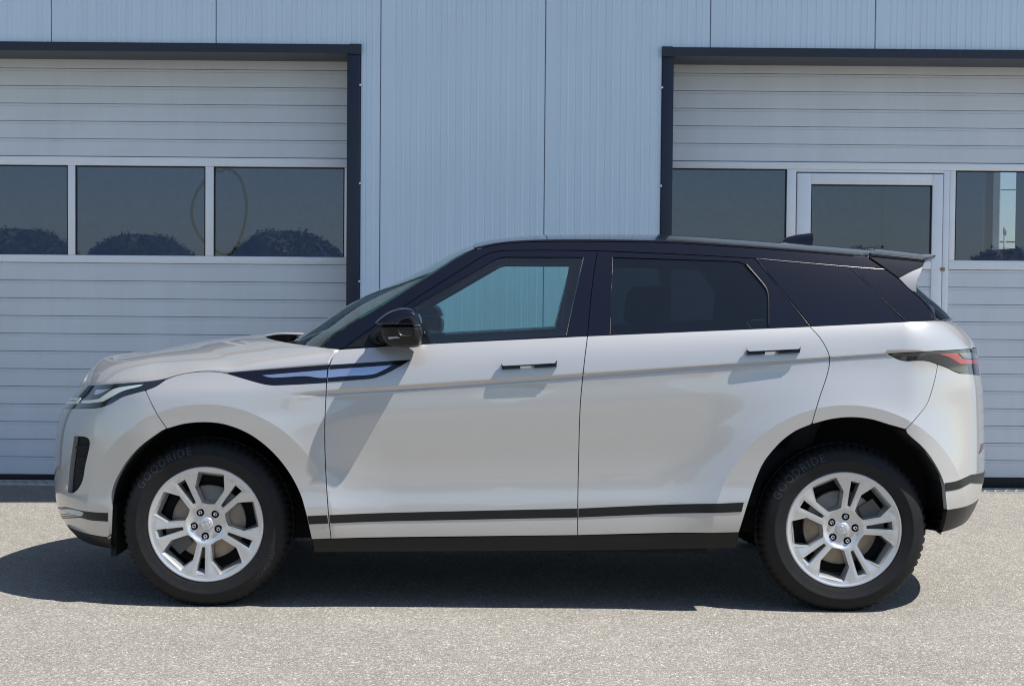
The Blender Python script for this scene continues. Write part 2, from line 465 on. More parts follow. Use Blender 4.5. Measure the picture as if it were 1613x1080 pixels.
# anthracite opening frames
HB = HZ - 0.052
for (o0, o1, inner, outer) in ((DL0, JL1, (JL0, JL1), (DL0, DL0 + 0.08)), (JR0, DR1, (JR0, JR1), (DR1 - 0.08, DR1))):
    bx('lintel', o0 - 0.004, o1 + 0.004, DW - 0.022, DD - 0.02, HB, HZ + 0.006, M['anthracite'])
    for j0, j1 in (inner, outer):
        bx('jamb', j0, j1, DW - 0.016, DD - 0.02, 0, HB - 0.003, M['anthracite'], bevel=0.004)
c0 = X(549, DW)
bx('frame_corner', c0, JL1 + 0.008, DW - 0.027, DW - 0.0225, HB - 0.006, HZ + 0.009, M['anthracite'])
bx('frame_corner', JR0 - 0.008, X(1054, DW), DW - 0.027, DW - 0.0225, HB - 0.006, HZ + 0.009, M['anthracite'])
for x in (JL1 + 0.002, JR0 - 0.002):
    for z in (2.70, 2.05, 1.4):
        bx('screw', x - 0.006, x + 0.006, DW - 0.0205, DW - 0.0165, z - 0.006, z + 0.006, M['alu'])

# --- sectional doors
SL = 0.1205
def slat(door, x0, x1, z0, z1, y=0.0, mat=None):
    # one rib of a door section: flat face, narrow groove, thin bead (all one extrusion)
    h = z1 - z0
    prof = [(0.03, z0 + 0.0012), (0.003, z0 + 0.0012), (0.0, z0 + 0.004), (0.0, z0 + h - 0.021), (0.004, z0 + h - 0.0185),
            (0.004, z0 + h - 0.0155), (0.0005, z0 + h - 0.0135), (0.0005, z0 + h - 0.004), (0.004, z0 + h - 0.0012), (0.03, z0 + h - 0.0012)]
    V = [(x, y + a, b) for x in (x0, x1) for a, b in prof]; n = len(prof)
    F = [(i + 1, i, n + i, n + i + 1) for i in range(n - 1)] + [(n - 1, 0, n, 2 * n - 1), tuple(range(n)), tuple(range(n, 2 * n))[::-1]]
    return from_arrays('slat', V, F, mat or M['slat'], door)
def dbox(door, name, x0, x1, y0, y1, z0, z1, mat, bevel=0.003):
    return box(name, x0, x1, y0, y1, z0, z1, mat, door, bevel)
def zd(py): return Zp(806, py, DD)      # heights read at mid-frame, roll removed
def door_base(x0, x1):
    o = box('garage_door', x0, x1, 0.032, 0.045, 0.0, 0.001, M['dark_gap'], bld)
    o.location = (0, DD - DW, 0)
    return o
def lv(px, py): return Zp(px, py, DD)
# first door (three panes shown)
d1 = door_base(DL0, JL1 - 0.01)
x0, x1 = DL0 + 0.02, JL0 + 0.05
zw_t, zg_t, zg_b, zw_b = lv(300, 248), lv(300, 262), lv(300, 403), lv(300, 415)
box('backing', x0, x1, 0.034, 0.045, 0.05, zw_b - 0.003, M['dark_gap'], d1)
box('backing', x0, x1, 0.034, 0.045, zw_t + 0.003, HB + 0.03, M['dark_gap'], d1)
n = 12; h = (zw_b - 0.002 - lv(300, 749)) / n; zb0 = lv(300, 749)
for k in range(n): slat(d1, x0, x1, zb0 + k * h, zb0 + (k + 1) * h)
z = zw_t + 0.002
while z < HB + 0.05:
    slat(d1, x0, x1, z, z + SL); z += SL
dbox(d1, 'seal', x0, x1, -0.004, 0.03, 0.004, zb0 - 0.002, M['seal'])
mull = [(107, 118.5), (323, 336)]
xl = [X(a, DD) for a, b in mull]; xr = [X(b, DD) for a, b in mull]
pitch = (xl[1] - xl[0])
mx = [(xl[1], xr[1])] + [(xl[0] - k * pitch, xr[0] - k * pitch) for k in range(0, 4)]
dbox(d1, 'top_rail', x0, x1, -0.006, 0.04, zg_t, zw_t - 0.001, M['alu'])
dbox(d1, 'bottom_rail', x0, x1, -0.006, 0.04, zw_b, zg_b, M['alu'])
last = x1
edges = [x1 - 0.055] + [v for m_ in mx for v in (m_[1], m_[0])]
for a, b in mx:
    if b > x0: dbox(d1, 'mullion', max(a, x0), b, -0.0055, 0.04, zg_b + 0.0005, zg_t - 0.0005, M['alu'])
pts = [(X(336, DD), X(541.5, DD))] + [(mx[k + 1][1], mx[k][0]) for k in range(4)]
for a, b in pts:
    if b < x0: continue
    a = max(a, x0)
    p = box('window_pane', a, b, 0.012, 0.016, zg_b, zg_t, M['pane'], d1)
    for q in ((a, a + 0.009, zg_b, zg_t), (b - 0.009, b, zg_b, zg_t)):
        box('gasket', q[0] + 0.0004, q[1] - 0.0004, 0.002, 0.0115, q[2], q[3], M['seal'], d1)
    box('gasket', a + 0.0095, b - 0.0095, 0.002, 0.0115, zg_t - 0.009, zg_t - 0.0004, M['seal'], d1)
dbox(d1, 'side_rail', X(541.5, DD), x1, -0.005, 0.04, zg_b + 0.0005, zg_t - 0.0005, M['alu'])
# second door with wicket door
d2 = door_base(JR0 + 0.01, DR1)
x0, x1 = JR1 - 0.05, DR1 - 0.02
zw_t, zg_t, zg_b, zw_b = lv(1340, 256), lv(1340, 270), lv(1340, 408.5), lv(1340, 423)
wx0, wx1 = X(1252, DD), X(1481, DD)       # wicket leaf incl. frame
gap = 0.006
box('backing', x0, x1, 0.034, 0.045, 0.05, zw_b - 0.003, M['dark_gap'], d2)
box('backing', x0, x1, 0.034, 0.045, zw_t + 0.003, HB + 0.03, M['dark_gap'], d2)
zb0 = lv(1580, 752); n = 12; h = (zw_b - 0.002 - zb0) / n
for k in range(n):
    slat(d2, x0, wx0 - gap, zb0 + k * h, zb0 + (k + 1) * h)
    slat(d2, wx0 + 0.03, wx1 - 0.035, zb0 + k * h, zb0 + (k + 1) * h, 0.002)
    slat(d2, wx1 + 0.048, x1, zb0 + k * h, zb0 + (k + 1) * h)
z = zw_t + 0.002
while z < HB + 0.05:
    slat(d2, x0, x1, z, z + SL); z += SL
dbox(d2, 'seal', x0, x1, -0.004, 0.03, 0.004, zb0 - 0.002, M['seal'])
dbox(d2, 'top_rail', x0, x1, -0.006, 0.04, zg_t + 0.012, zw_t - 0.001, M['alu'])
dbox(d2, 'bottom_rail', x0, wx0 - gap, -0.006, 0.04, zw_b, zg_b, M['alu'])
dbox(d2, 'bottom_rail', wx1 + 0.048, x1, -0.006, 0.04, zw_b, zg_b, M['alu'])
dbox(d2, 'mullion', X(1236, DD), wx0 - gap, -0.0055, 0.04, zg_b + 0.0005, zg_t + 0.0115, M['alu'])
dbox(d2, 'wicket_post', wx1 + gap, wx1 + 0.0475, -0.004, 0.04, zb0, zg_t + 0.0115, M['alu'])
dbox(d2, 'wicket_head', wx0 - gap + 0.0005, wx1 + gap - 0.0005, -0.0045, 0.04, lv(1340, 271.5), zg_t + 0.0115, M['alu'])
wt = lv(1340, 273.5)
wgx0, wgx1, wgt, wgb = X(1274, DD), X(1464.5, DD), lv(1370, 291), lv(1370, 410)
dbox(d2, 'wicket_stile', wx0, wgx0, -0.012, 0.03, zb0, wt, M['alu'])
dbox(d2, 'wicket_stile', wgx1, wx1, -0.012, 0.03, zb0, wt, M['alu'])
dbox(d2, 'wicket_rail', wgx0 + 0.0005, wgx1 - 0.0005, -0.0115, 0.03, wgt, wt, M['alu'])
dbox(d2, 'wicket_rail', wgx0 + 0.0005, wgx1 - 0.0005, -0.0115, 0.03, zw_b, wgb, M['alu'])
dbox(d2, 'wicket_bead', wgx0 - 0.02, wgx1 + 0.02, -0.014, -0.0122, wgt + 0.020, wgt + 0.024, M['alu'], 0)
for nm, a, b, zt, zbm in (('window_pane', x0 + 0.05, X(1236, DD), zg_t + 0.012, zg_b), ('window_pane', wgx0, wgx1, wgt, wgb), ('window_pane', X(1501, DD), X(1501, DD) + pitch * 0.94, zg_t + 0.012, zg_b), ('window_pane', X(1501, DD) + pitch, x1, zg_t + 0.012, zg_b)):
    box(nm, a, b, 0.012, 0.016, zbm, zt, M['pane'], d2)
    for q in ((a, a + 0.009), (b - 0.009, b)):
        box('gasket', q[0] + 0.0004, q[1] - 0.0004, 0.002, 0.0115, zbm, zt, M['seal'], d2)
    box('gasket', a + 0.0095, b - 0.0095, 0.002, 0.0115, zt - 0.009, zt - 0.0004, M['seal'], d2)
dbox(d2, 'mullion', wx1 + 0.048, X(1501, DD), -0.0055, 0.04, zg_b + 0.0005, zg_t + 0.0115, M['alu'])
dbox(d2, 'mullion', X(1501, DD) + pitch * 0.94, X(1501, DD) + pitch, -0.0055, 0.04, zg_b + 0.0005, zg_t + 0.0115, M['alu'])
dbox(d2, 'hinge', wx1 - 0.01, wx1 + 0.02, -0.018, -0.0122, zw_b - 0.012, zw_b + 0.012, M['rust'])
# --- roof with unseen eave shaped to shade the facade, inside of the hall
RZ = WALL_T + 0.002
ev = [(WX0 - 1, 7.75 - DW), (-4.0, 7.75 - DW), (1.0, 8.15 - DW), (6.9, 9.07 - DW), (WX1 + 2.2, 9.3 - DW), (WX1 + 2.2, 4.0), (WX0 - 1, 4.0)]
nE = len(ev)
from_arrays('roof', [(a, b, RZ) for a, b in ev] + [(a, b, RZ + 0.25) for a, b in ev],
            [tuple(range(nE))[::-1], tuple(range(nE, 2 * nE))] + [(i, (i + 1) % nE, nE + (i + 1) % nE, nE + i) for i in range(nE)], M['anthracite'], bld)
bx('roof', WX0 - 1, WX1 + 2.2, 24.2, 28.7, RZ, RZ + 0.25, M['anthracite'])
bx('added_roof_light', WX0 - 0.2, WX1 + 0.2, DW + 4.0, 24.2, RZ + 0.1, RZ + 0.104, M['pane'])  # added opening, lets sun in to brighten the hall behind the panes
bx('floor_slab', WX0, WX1, DD + 0.06, 28.0, 0.001, 0.03, M['inside_floor'])
bx('rear_wall', WX0, WX1, 28.0, 28.2, 0, WALL_T, M['inside_wall'])
bx('side_wall', WX0 - 0.2, WX0, DW + 0.05, 28.2, 0, WALL_T, M['inside_wall'])
SX = WX1 + 0.02
# side wall with a window opening
k = SX
Dn, Df = k / ((1596 - 806.5) / FPX), k / ((1550 - 806.5) / FPX)
zs = Zp(1595, 396, Dn)
wz1 = zs + 1.6
bx('side_wall', SX, SX + 0.2, DW + 0.05, Dn, 0, WALL_T, M['inside_wall'])
bx('side_wall', SX, SX + 0.2, Df, 28.2, 0, WALL_T, M['inside_wall'])
bx('side_wall', SX, SX + 0.2, Dn, Df, 0, zs, M['inside_wall'])
bx('side_wall', SX, SX + 0.2, Dn, Df, wz1, WALL_T, M['inside_wall'])
bx('window_sill', SX - 0.05, SX + 0.1, Dn + 0.002, Df - 0.002, zs + 0.001, zs + 0.04, M['alu'])
mid = k / ((1565 - 806.5) / FPX)
bx('window_post', SX - 0.04, SX + 0.05, mid, mid + 0.45, zs + 0.042, wz1 - 0.002, M['dark_gap'])
bx('window_post', SX - 0.06, SX + 0.05, Df - 0.12, Df - 0.004, zs + 0.042, wz1 - 0.002, M['alu'])

# hose hanging behind the panes
P = spline([np.array(at(px, py, DD + 0.30)) for px, py in ((358, 240), (330, 275), (309, 305), (302, 335), (310, 365), (330, 388), (350, 400), (366, 397), (382, 365), (388, 330), (385, 300), (376, 278), (358, 266), (345, 270), (336, 262))], 8)
hose = tube('hose', P, 0.011, M['liner'], None, 8)
tag(hose, 'dark rubber hose hanging in loops behind the garage door panes', 'hose')

# drain channel in front of the doors
dg = empty('drain_grate', (0, 10.40, 0)); tag(dg, 'galvanised drainage grate along the foot of the garage doors', 'grate')
def flat_strip(name, x0, x1, y0, y1, z0, z1, mat): return box(name, x0, x1, y0, y1, z0, z1, mat, dg)
flat_strip('channel', -5.6, 5.8, -0.085, 0.085, 0.0, 0.004, M['seal'])
flat_strip('edge_bar', -5.6, 5.8, -0.1, -0.085, 0.0, 0.012, M['grate'])
flat_strip('edge_bar', -5.6, 5.8, 0.085, 0.1, 0.0, 0.012, M['grate'])
V = []; F = []
x = -5.6
while x < 5.78:
    for (a, b, y0, y1) in ((x, x + 0.012, -0.085, 0.0), (x + 0.035, x + 0.047, 0.0, 0.085)):
        s = len(V)
        V += [(a, y0, 0.004), (b, y0, 0.004), (b + 0.02, y1, 0.004), (a + 0.02, y1, 0.004), (a, y0, 0.011), (b, y0, 0.011), (b + 0.02, y1, 0.011), (a + 0.02, y1, 0.011)]
        F += [tuple(s + i for i in f) for f in BOXF]
    x += 0.07
o = from_arrays('grating_bars', V, F, M['grate'], dg); o['kind'] = 'stuff'
flat_strip('cross_bar', -5.6, 5.8, -0.006, 0.006, 0.0042, 0.0115, M['grate'])

# shrubs across the yard (seen only as reflections in the panes)
rnd = random.Random(4)
def foliage_mesh(seed, n=9000):
    # clipped mound: lumpy solid crown with short leaves standing off it
    r = random.Random(seed); V = []; F = []
    ph = [(r.uniform(1.5, 5), r.uniform(1.5, 6), r.uniform(0, 6), r.uniform(0.015, 0.04)) for _ in range(7)]
    def skin(a, e):
        k = 1 + sum(q * math.sin(f1 * a + p) * math.cos(f2 * e + p) for f1, f2, p, q in [(round(x), y, z, w) for x, y, z, w in ph])
        return Vector((1.25 * k * math.cos(a) * math.cos(e)**0.8, 0.95 * k * math.sin(a) * math.cos(e)**0.8, 0.25 + 2.0 * k * math.sin(e)))
    na, ne = 64, 24
    for j in range(ne + 1):
        for i in range(na): V.append(skin(2 * math.pi * i / na, math.pi / 2 * j / ne * 0.999))
    for j in range(ne):
        for i in range(na): F.append((j * na + i, j * na + (i + 1) % na, (j + 1) * na + (i + 1) % na, (j + 1) * na + i))
    for i in range(n):
        p = skin(r.uniform(0, 2 * math.pi), math.asin(r.random())) * r.uniform(0.97, 1.03)
        a = Vector((r.gauss(0, 1), r.gauss(0, 1), r.gauss(0, 1))).normalized(); b = a.cross(p).normalized()
        s = r.uniform(0.025, 0.05); k = len(V)
        V += [p - a * s, p + b * s * 0.7, p + a * s, p - b * s * 0.7]; F.append((k, k + 1, k + 2, k + 3))
    return V, F
proto = None
for i, x in enumerate((-12.3, -9.7, -7.3, -4.5, -1.6, 1.3, 4.2, 7.0, 9.8)):
    if proto is None:
        sh = empty('shrub', (x, -9.0, 0))
        fo = from_arrays('foliage', *foliage_mesh(3), M['leaf'], sh)
        st = tube('stem', [(0, 0, 0), (0.02, 0, 0.6), (0.0, 0.03, 1.2)], [0.06, 0.05, 0.03], M['bark'], sh)
        proto = (sh, fo, st)
    else:
        sh = proto[0].copy(); C.objects.link(sh); sh.location = (x, -9.0, 0)
        for q in proto[1:]:
            c = q.copy(); C.objects.link(c); c.parent = sh
    sh.rotation_euler.z = rnd.choice((0, math.pi)) + rnd.uniform(-0.3, 0.3); s = rnd.uniform(1.02, 1.10); sh.scale = (s * rnd.uniform(0.95, 1.2), s, s * rnd.uniform(0.90, 1.0))
    tag(sh, 'round dark green shrub across the yard mirrored in garage door panes', 'shrub', 'shrubs across the yard')
# utility pole beyond the hall window
pole = empty('utility_pole', (at(1582, 400, 150)[0], 150, 0)); tag(pole, 'slim utility pole with wires seen through the hall window', 'pole')
tube('mast', [(0, 0, 0), (0, 0, 7.4)], [0.17, 0.11], M['concrete'], pole)
box('crossarm', -1.3, 1.3, -0.06, 0.06, 6.6, 6.75, M['bark'], pole)
tube('insulator', [(0, 0, 7.4), (0, 0, 8.1)], 0.18, M['concrete'], pole)
for dz, dy in ((3.9, 0.3), (4.9, 0.0), (11.8, 0.5)):
    tube('wire', [(-40, dy, dz + 0.4), (0, dy, dz), (40, dy, dz + 0.4)], 0.05, M['seal'], pole, 4)

# ================================================================== car
car = empty('car', (0, YC, 0))
tag(car, 'silver compact SUV with black roof parked side-on in front of the garage doors', 'car')
CARY = YC
WX_F, WX_R, WZ, WR = X(324.5, 6.385), X(1333.5, 6.385), 0.350, 0.360   # wheel centres / tyre radius
UF, UR, KF, KR = -1.50, 1.64, 0.64, 0.54                                # where the plan view starts to round
def side_xz(px, py, W): return at(px, py, YC - W)
# crease line
_a = side_xz(452, 619, 0.942); _b = side_xz(1399, 556.5, 0.935)
CR_X0 = _a[0]
def zcrease(x): return _a[2] + (_b[2] - _a[2]) * (np.asarray(x, float) - _a[0]) / (_b[0] - _a[0])
def cstrip(x): return np.interp(x, [_a[0], -0.3, 0.3, 1.3, 1.7], [0.013, 0.017, 0.013, 0.006, 0.005])
_low = pchip([-0.2, 0, .045, .11, .22, .30, .415, .52, .71, .84, .955], [.84, .885, .918, .940, .948, .946, .935, .932, .939, .943, .938])
def sstep(t): t = np.clip(t, 0, 1); return t * t * (3 - 2 * t)
ARCH_F = [(171, 864), (171, 820), (176, 776), (192, 739), (217, 707), (254, 679), (291, 667.5), (324, 665), (356, 669), (393, 684), (426, 709), (453, 741), (472, 776), (482, 809), (488, 836), (495, 869)]
ARCH_R = [(1160, 863), (1162, 849), (1169, 804), (1180, 773), (1198, 738), (1224, 702), (1251, 680), (1278, 668), (1309, 660), (1340, 657), (1371, 660), (1402, 669), (1429, 682), (1456, 707), (1476, 736), (1487, 762), (1490, 787), (1491, 813), (1482, 841)]
def flare(x, z):
    out = 0
    for cx, cz, r0, A in ((WX_F + 0.01, WZ - 0.03, 0.455, 0.030), (WX_R - 0.005, WZ - 0.03, 0.475, 0.043)):
        r = np.hypot(x - cx, z - cz)
        s = np.clip((r - r0 - 0.085) / 0.30, 0, 1)
        k = A * (1 - s)**2.2
        lo = sstep((z - 0.20) / 0.25)      # dies out towards the sill
        out = out + k * (0.35 + 0.65 * lo)
    return out
def W_side(x, z):
    x = np.asarray(x, float); z = np.asarray(z, float)
    zc = zcrease(x); q = z - zc; w = cstrip(x)
    amp = sstep((x - CR_X0) / 0.17) * sstep((1.74 - x) / 0.12)                       # crease grows in behind the front wheel
    up = 0.9455 - 0.10 * q - 1.45 * q * np.abs(q)
    t = (z - 0.2) / (zc - 0.2)
    low = _low(t)
    # undercut below the crease: falls in over the strip, then springs back out
    top = 0.9455; bot = 0.9335
    strip = top + (bot - top) * np.clip(-q / w, 0, 1)
    spring = bot + (low - bot) * sstep((-q - w) / 0.007)
    crease = np.where(q >= 0, up, np.where(-q < w, strip, spring))
    e = sstep((q + 0.09) / 0.11)
    plain = up * e + low * (1 - e)
    body = plain * (1 - amp) + crease * amp
    body = body + flare(x, z) * sstep((0.12 - q) / 0.10)
    body = body - 0.012 * np.clip((x - 0.6) / 1.0, 0, 1.5)**2 * sstep((z - 0.6) / 0.3) - 0.012 * np.clip((-0.9 - x) / 0.6, 0, 1.2)**2
    return body
# nose and tail outlines in plan: length of the rounded part against height
SIL_F = [(140, 590), (128, 606), (112, 624), (99, 643), (91, 668), (86, 700), (84, 735), (84.5, 765), (88, 790), (96, 812), (110, 831), (130, 847), (155, 860), (185, 870)]
SIL_R = [(1480, 500), (1499, 505), (1517, 518), (1531, 533), (1540, 549), (1544, 580), (1549, 608), (1551, 650), (1551.5, 700), (1551, 738), (1547, 765), (1541, 785), (1530, 806), (1512, 826), (1490, 839), (1470, 848)]
def _len(sil, D, u0, k, sg):
    z = []; L = []
    for px, py in sil:
        p = at(px, py, D); z.append(p[2]); L.append(sg * (p[0] - u0) / k)
    z = np.array(z)[::-1]; L = np.array(L)[::-1]
    return pchip(z, L)
LF = _len(SIL_F, 6.89, UF, 0.907, -1)
LR = _len(SIL_R, 6.81, UR, 0.862, 1)
def S1(u, z):
    u = np.asarray(u, float); z = np.asarray(z, float)
    pf = np.clip((UF - u) / KF, 0, math.pi / 2 + 0.02); pr = np.clip((u - UR) / KR, 0, math.pi / 2 + 0.02)
    x = np.where(u < UF, UF - LF(z) * np.sin(pf), np.where(u > UR, UR + LR(z) * np.sin(pr), u))
    c = np.cos(pf) * np.cos(pr)
    W = W_side(x, z) * c
    return np.stack([x, -W, z], -1)
ZB0 = side_xz(536, 550, .9); ZB1 = side_xz(1496, 503.6, .9)
def zbelt(x): return ZB0[2] + (ZB1[2] - ZB0[2]) * (x - ZB0[0]) / (ZB1[0] - ZB0[0])
def S2(u, z):
    u = np.asarray(u, float); z = np.asarray(z, float)
    h = z - zbelt(u)
    W = 0.893 - 0.36 * h - 0.36 * h * np.abs(h)
    W = W - 0.075 * np.clip((-0.15 - u) / 0.7, 0, 1.5)**2 - 0.075 * np.clip((u - 0.8) / 0.9, 0, 1.3)**2
    return np.stack([u, -W, z], -1)
def world(P): return P + np.array([0, YC, 0])
def solve(px, surf):
    """photo outline -> surface parameters on the near side"""
    px = np.asarray(px, float)
    gu = np.linspace(-2.45, 2.42, 200); gz = np.linspace(0.22, 1.68, 90)
    G = np.array([(a, b) for a in gu for b in gz])
    PP = project(world(surf(G[:, 0], G[:, 1])))
    uz = []
    for p in px:
        d = (PP[:, 0] - p[0])**2 + (PP[:, 1] - p[1])**2
        uz.append(G[np.argmin(d)])
    uz = np.array(uz)
    for it in range(14):
        e = 1e-4
        b = project(world(surf(uz[:, 0], uz[:, 1]))) - px
        ju = (project(world(surf(uz[:, 0] + e, uz[:, 1]))) - px - b) / e
        jz = (project(world(surf(uz[:, 0], uz[:, 1] + e))) - px - b) / e
        det = ju[:, 0] * jz[:, 1] - ju[:, 1] * jz[:, 0]
        det = np.where(np.abs(det) < 2e3, np.sign(det + 1e-9) * 2e3, det)
        du = (-b[:, 0] * jz[:, 1] + b[:, 1] * jz[:, 0]) / det
        dz = (-b[:, 1] * ju[:, 0] + b[:, 0] * ju[:, 1]) / det
        uz = uz + np.clip(np.stack([du, dz], 1), -0.05, 0.05)
    return uz
UCF, UCR = UF - KF * math.pi / 2, UR + KR * math.pi / 2    # centre-line parameters
def surf_normal(surf, U, Z):
    e = 2e-3
    a = surf(U + e, Z) - surf(U - e, Z); b = surf(U, Z + e) - surf(U, Z - e)
    n = np.cross(a, b); return n / (np.linalg.norm(n, axis=1, keepdims=True) + 1e-12)
_rx = np.arange(CR_X0 - 0.01, 1.62, 0.009)
def _row(f): return np.stack([_rx, f(_rx)], 1)
ROWS = [_row(lambda x: zcrease(x) + 0.006), _row(lambda x: zcrease(x) + 0.0015), _row(lambda x: zcrease(x) - 0.002), _row(lambda x: zcrease(x) - cstrip(x) + 0.002),
        _row(lambda x: zcrease(x) - cstrip(x) - 0.001), _row(lambda x: zcrease(x) - cstrip(x) - 0.0045), _row(lambda x: zcrease(x) - cstrip(x) - 0.009)]
for cx, cz, r0 in ((WX_F + 0.01, WZ - 0.03, 0.54), (WX_R - 0.005, WZ - 0.03, 0.56)):
    for dr in (-0.008, -0.003, 0.002, 0.008):
        w = np.arange(-0.3, math.pi + 0.3, 0.009 / r0)
        xx = cx + (r0 + dr) * np.cos(w); zz = cz + (r0 + dr) * np.sin(w)
        uu = np.where(xx < UF, UF - KF * np.arcsin(np.clip((UF - xx) / LF(zz), 0, 1)), np.where(xx > UR, UR + KR * np.arcsin(np.clip((xx - UR) / LR(zz), 0, 1)), xx))
        ROWS.append(np.stack([uu, zz], 1))
def panel(name, uz, surf, mat, parent, off=0.0, thick=0.018, gap=0.0018, grid=0.03, holes=(), rows=None, back=False, sides=(1, -1)):
    """sheet cut to an outline on a body surface, edges folded inwards; built for both sides of the car"""
    poly = inset(resample(uz, grid * 0.6), gap)
    hs = [inset(resample(h, grid * 0.6), -gap) for h in holes]
    P2, T = triangulate(poly, hs, grid, rows)
    pos = surf(P2[:, 0], P2[:, 1]); nr = surf_normal(surf, P2[:, 0], P2[:, 1])
    pos = pos + nr * off
    res = []
    for s in sides:
        V, F, N = sheet_mesh(pos, nr, T, P2, thick, back, s)
        if s < 0:
            V = V * np.array([1, -1, 1]); N = N * np.array([1, -1, 1]); F = [f[::-1] for f in F]
        par = parent[0 if s > 0 else 1] if isinstance(parent, (tuple, list)) else parent
        res.append(from_arrays(name, V, F, mat, par, normals=N))
    return res
def on1(*segs): return solve(outline(*segs), S1)
def on2(*segs): return solve(outline(*segs), S2)
def cen(py, px, rear=False):
    D = YC; return np.array([UCR if rear else UCF, at(px, py, D)[2]])

# ---- shared lines (photo outlines)
HOOD = [(129, 607), (165, 604.5), (203, 602), (236, 600), (259, 597), (282, 590), (310, 585.5), (338, 585), (361, 588.5)]
LAMP_LOW = [(261, 597.5), (245.5, 608), (229, 614.4), (212, 619), (194, 624.4), (174, 635.5), (159, 641), (137, 643), (110, 643)]
FB_SHUT = [(229, 614.4), (238, 634), (248, 653), (263, 675)]
DOOR_F = [(535.5, 550), (526.5, 558.7), (522, 567), (519.5, 574.4), (516, 586.5), (513, 633), (511.5, 679), (513, 739), (517, 804), (521.5, 848)]
DOOR_M = [(925.5, 529), (919.5, 579), (914, 639), (911.5, 720), (910, 800), (910, 842.6)]
DOOR_R = [(1275.5, 514), (1291, 531), (1303, 551), (1307, 567), (1303, 590), (1291, 626), (1278.6, 668)]
TAIL_LOW = [(1399, 557), (1413.5, 565), (1427, 568), (1447, 567.4), (1461.5, 568.5), (1476, 573), (1491.6, 579), (1503, 584.7), (1514, 588), (1530, 587.6), (1541, 585)]
QB_SHUT = [(1477, 573.5), (1474, 591), (1468, 614), (1460, 636), (1441.7, 660), (1427, 676)]
rearF = [p for p in ARCH_F if p[0] >= 264]; frontF = [p for p in ARCH_F if p[0] <= 254]
a_fr = [(263, 675)] + [p for p in ARCH_F if 291 <= p[0] <= 488 and p[1] < 848]
# ---- front wings
wing = on1([(261, 597.5), (282, 590), (310, 585.5), (338, 585), (361, 588.7), (385, 596), (413, 603.8), (427, 606), (441, 606), (475, 604.5), (514.5, 602)],
           [(514.5, 602), (513, 633), (511.5, 679), (513, 739), (517, 804), (521.5, 848)], [(521.5, 848), (491, 849)],
           [(491, 849)] + a_fr[::-1], FB_SHUT[::-1], [(229, 614.4), (245.5, 608), (261, 597.5)])
panel('front_wing', wing, S1, M['paint'], car, rows=ROWS)
# ---- doors
fdoor = on1(DOOR_F, [(521.5, 848), (910, 842.6)], DOOR_M[::-1], [(925.5, 529), (663, 542), (535.5, 550)])
FD = panel('front_door', fdoor, S1, M['paint'], car, rows=ROWS, grid=0.026)
a_rr = [p for p in ARCH_R if p[0] <= 1278 and p[1] < 848]
rdoor = on1(DOOR_M, [(910, 842.6), (1164, 838)], [(1164, 838)] + a_rr[2:], DOOR_R[::-1], [(1275.5, 514), (925.5, 529)])
RD = panel('rear_door', rdoor, S1, M['paint'], car, rows=ROWS, grid=0.026)
# ---- rear quarter (to the tailgate edge) and tailgate
def uzline(*pts): return np.array(pts, float)
qa = on1([(1275.5, 514), (1350, 510.4), (1420, 507), (1470, 504.8)])
qz_top = qa[-1]
tail_c_top = cen(504, 1492, True); tail_top_px = on1([(1399, 557), (1469, 553), (1525, 549.5), (1539, 546.5)])
uT = UR + KR * 0.98
q_low = on1([(1399, 557), (1469, 553)], [(1469, 553), (1525, 549.5)])
tz = tail_top_px[-1][1]
TL = on1([(1399, 557), (1413.5, 565), (1427, 568), (1447, 567.4), (1461.5, 568.5), (1477, 573.5)])
quarter = np.concatenate([qa, [(uT, qz_top[1] - 0.004)], [(uT, tz + 0.004)], tail_top_px[::-1][1:], TL[1:],
                          on1(QB_SHUT), on1([(1427, 676)] + [p for p in ARCH_R if 1278 <= p[0] <= 1402][::-1])[1:], on1(DOOR_R[::-1])[1:-1]])
panel('rear_quarter', quarter, S1, M['paint'], car, rows=ROWS, gap=0.0015)
tz_low = at(1540, 700, YC)[2]
tailgate = np.array([(uT, qz_top[1] - 0.004), (uT, tz_low), (UCR, tz_low), (UCR, qz_top[1] - 0.004)])[::-1]
panel('tailgate', tailgate, S1, M['paint'], car, gap=0.0)
# ---- rear bumper
def rb(z_px): return cen(z_px, 1545, True)
rb_low = on1([(1489, 837.5), (1511, 824), (1525, 812)])
bump_r = np.concatenate([on1([(1477, 573.5), (1491.6, 579), (1503, 584.7), (1514, 588), (1530, 587.6)]), [(uT, on1([(1538, 586.5)])[0][1]), (uT, tz_low - 0.004), (UCR, tz_low - 0.004), (UCR, on1([(1500, 801)])[0][1])],
                         on1([(1491.7, 803)]), on1([(1491.7, 803), (1490, 787), (1487, 762), (1476, 736), (1456, 707), (1429, 682), (1427, 676)])[1:], on1(QB_SHUT[::-1])[1:-1]])
RB = panel('rear_bumper', bump_r, S1, M['paint'], car, gap=0.0015, rows=ROWS)
zvt = on1([(1500, 801)])[0][1]; zvb = on1([(1484, 841)])[0][1]
ua, ub = on1([(1491.7, 803)])[0][0], on1([(1482, 841)])[0][0]
zvc = at(1527, 810, 6.81)[2]; v_r = np.array([(ub, zvb), (UR + KR * 0.35, zvb * 0.6 + zvc * 0.4), (UR + KR * 0.8, zvc), (UCR, zvc), (UCR, zvt), (ua, zvt)])
panel('rear_valance', v_r, S1, M['trim_black'], car, gap=0.0005)
st = np.concatenate([on1([(1488, 760.5), (1507, 757), (1530, 747)]), [(UCR, at(1551, 733, YC)[2]), (UCR, at(1551, 750, YC)[2])], on1([(1530, 759.5), (1510, 769.5), (1489.5, 773.6)])])
panel('trim_strip', st, S1, M['trim_black'], RB, off=0.002, thick=0.006, gap=0.0)
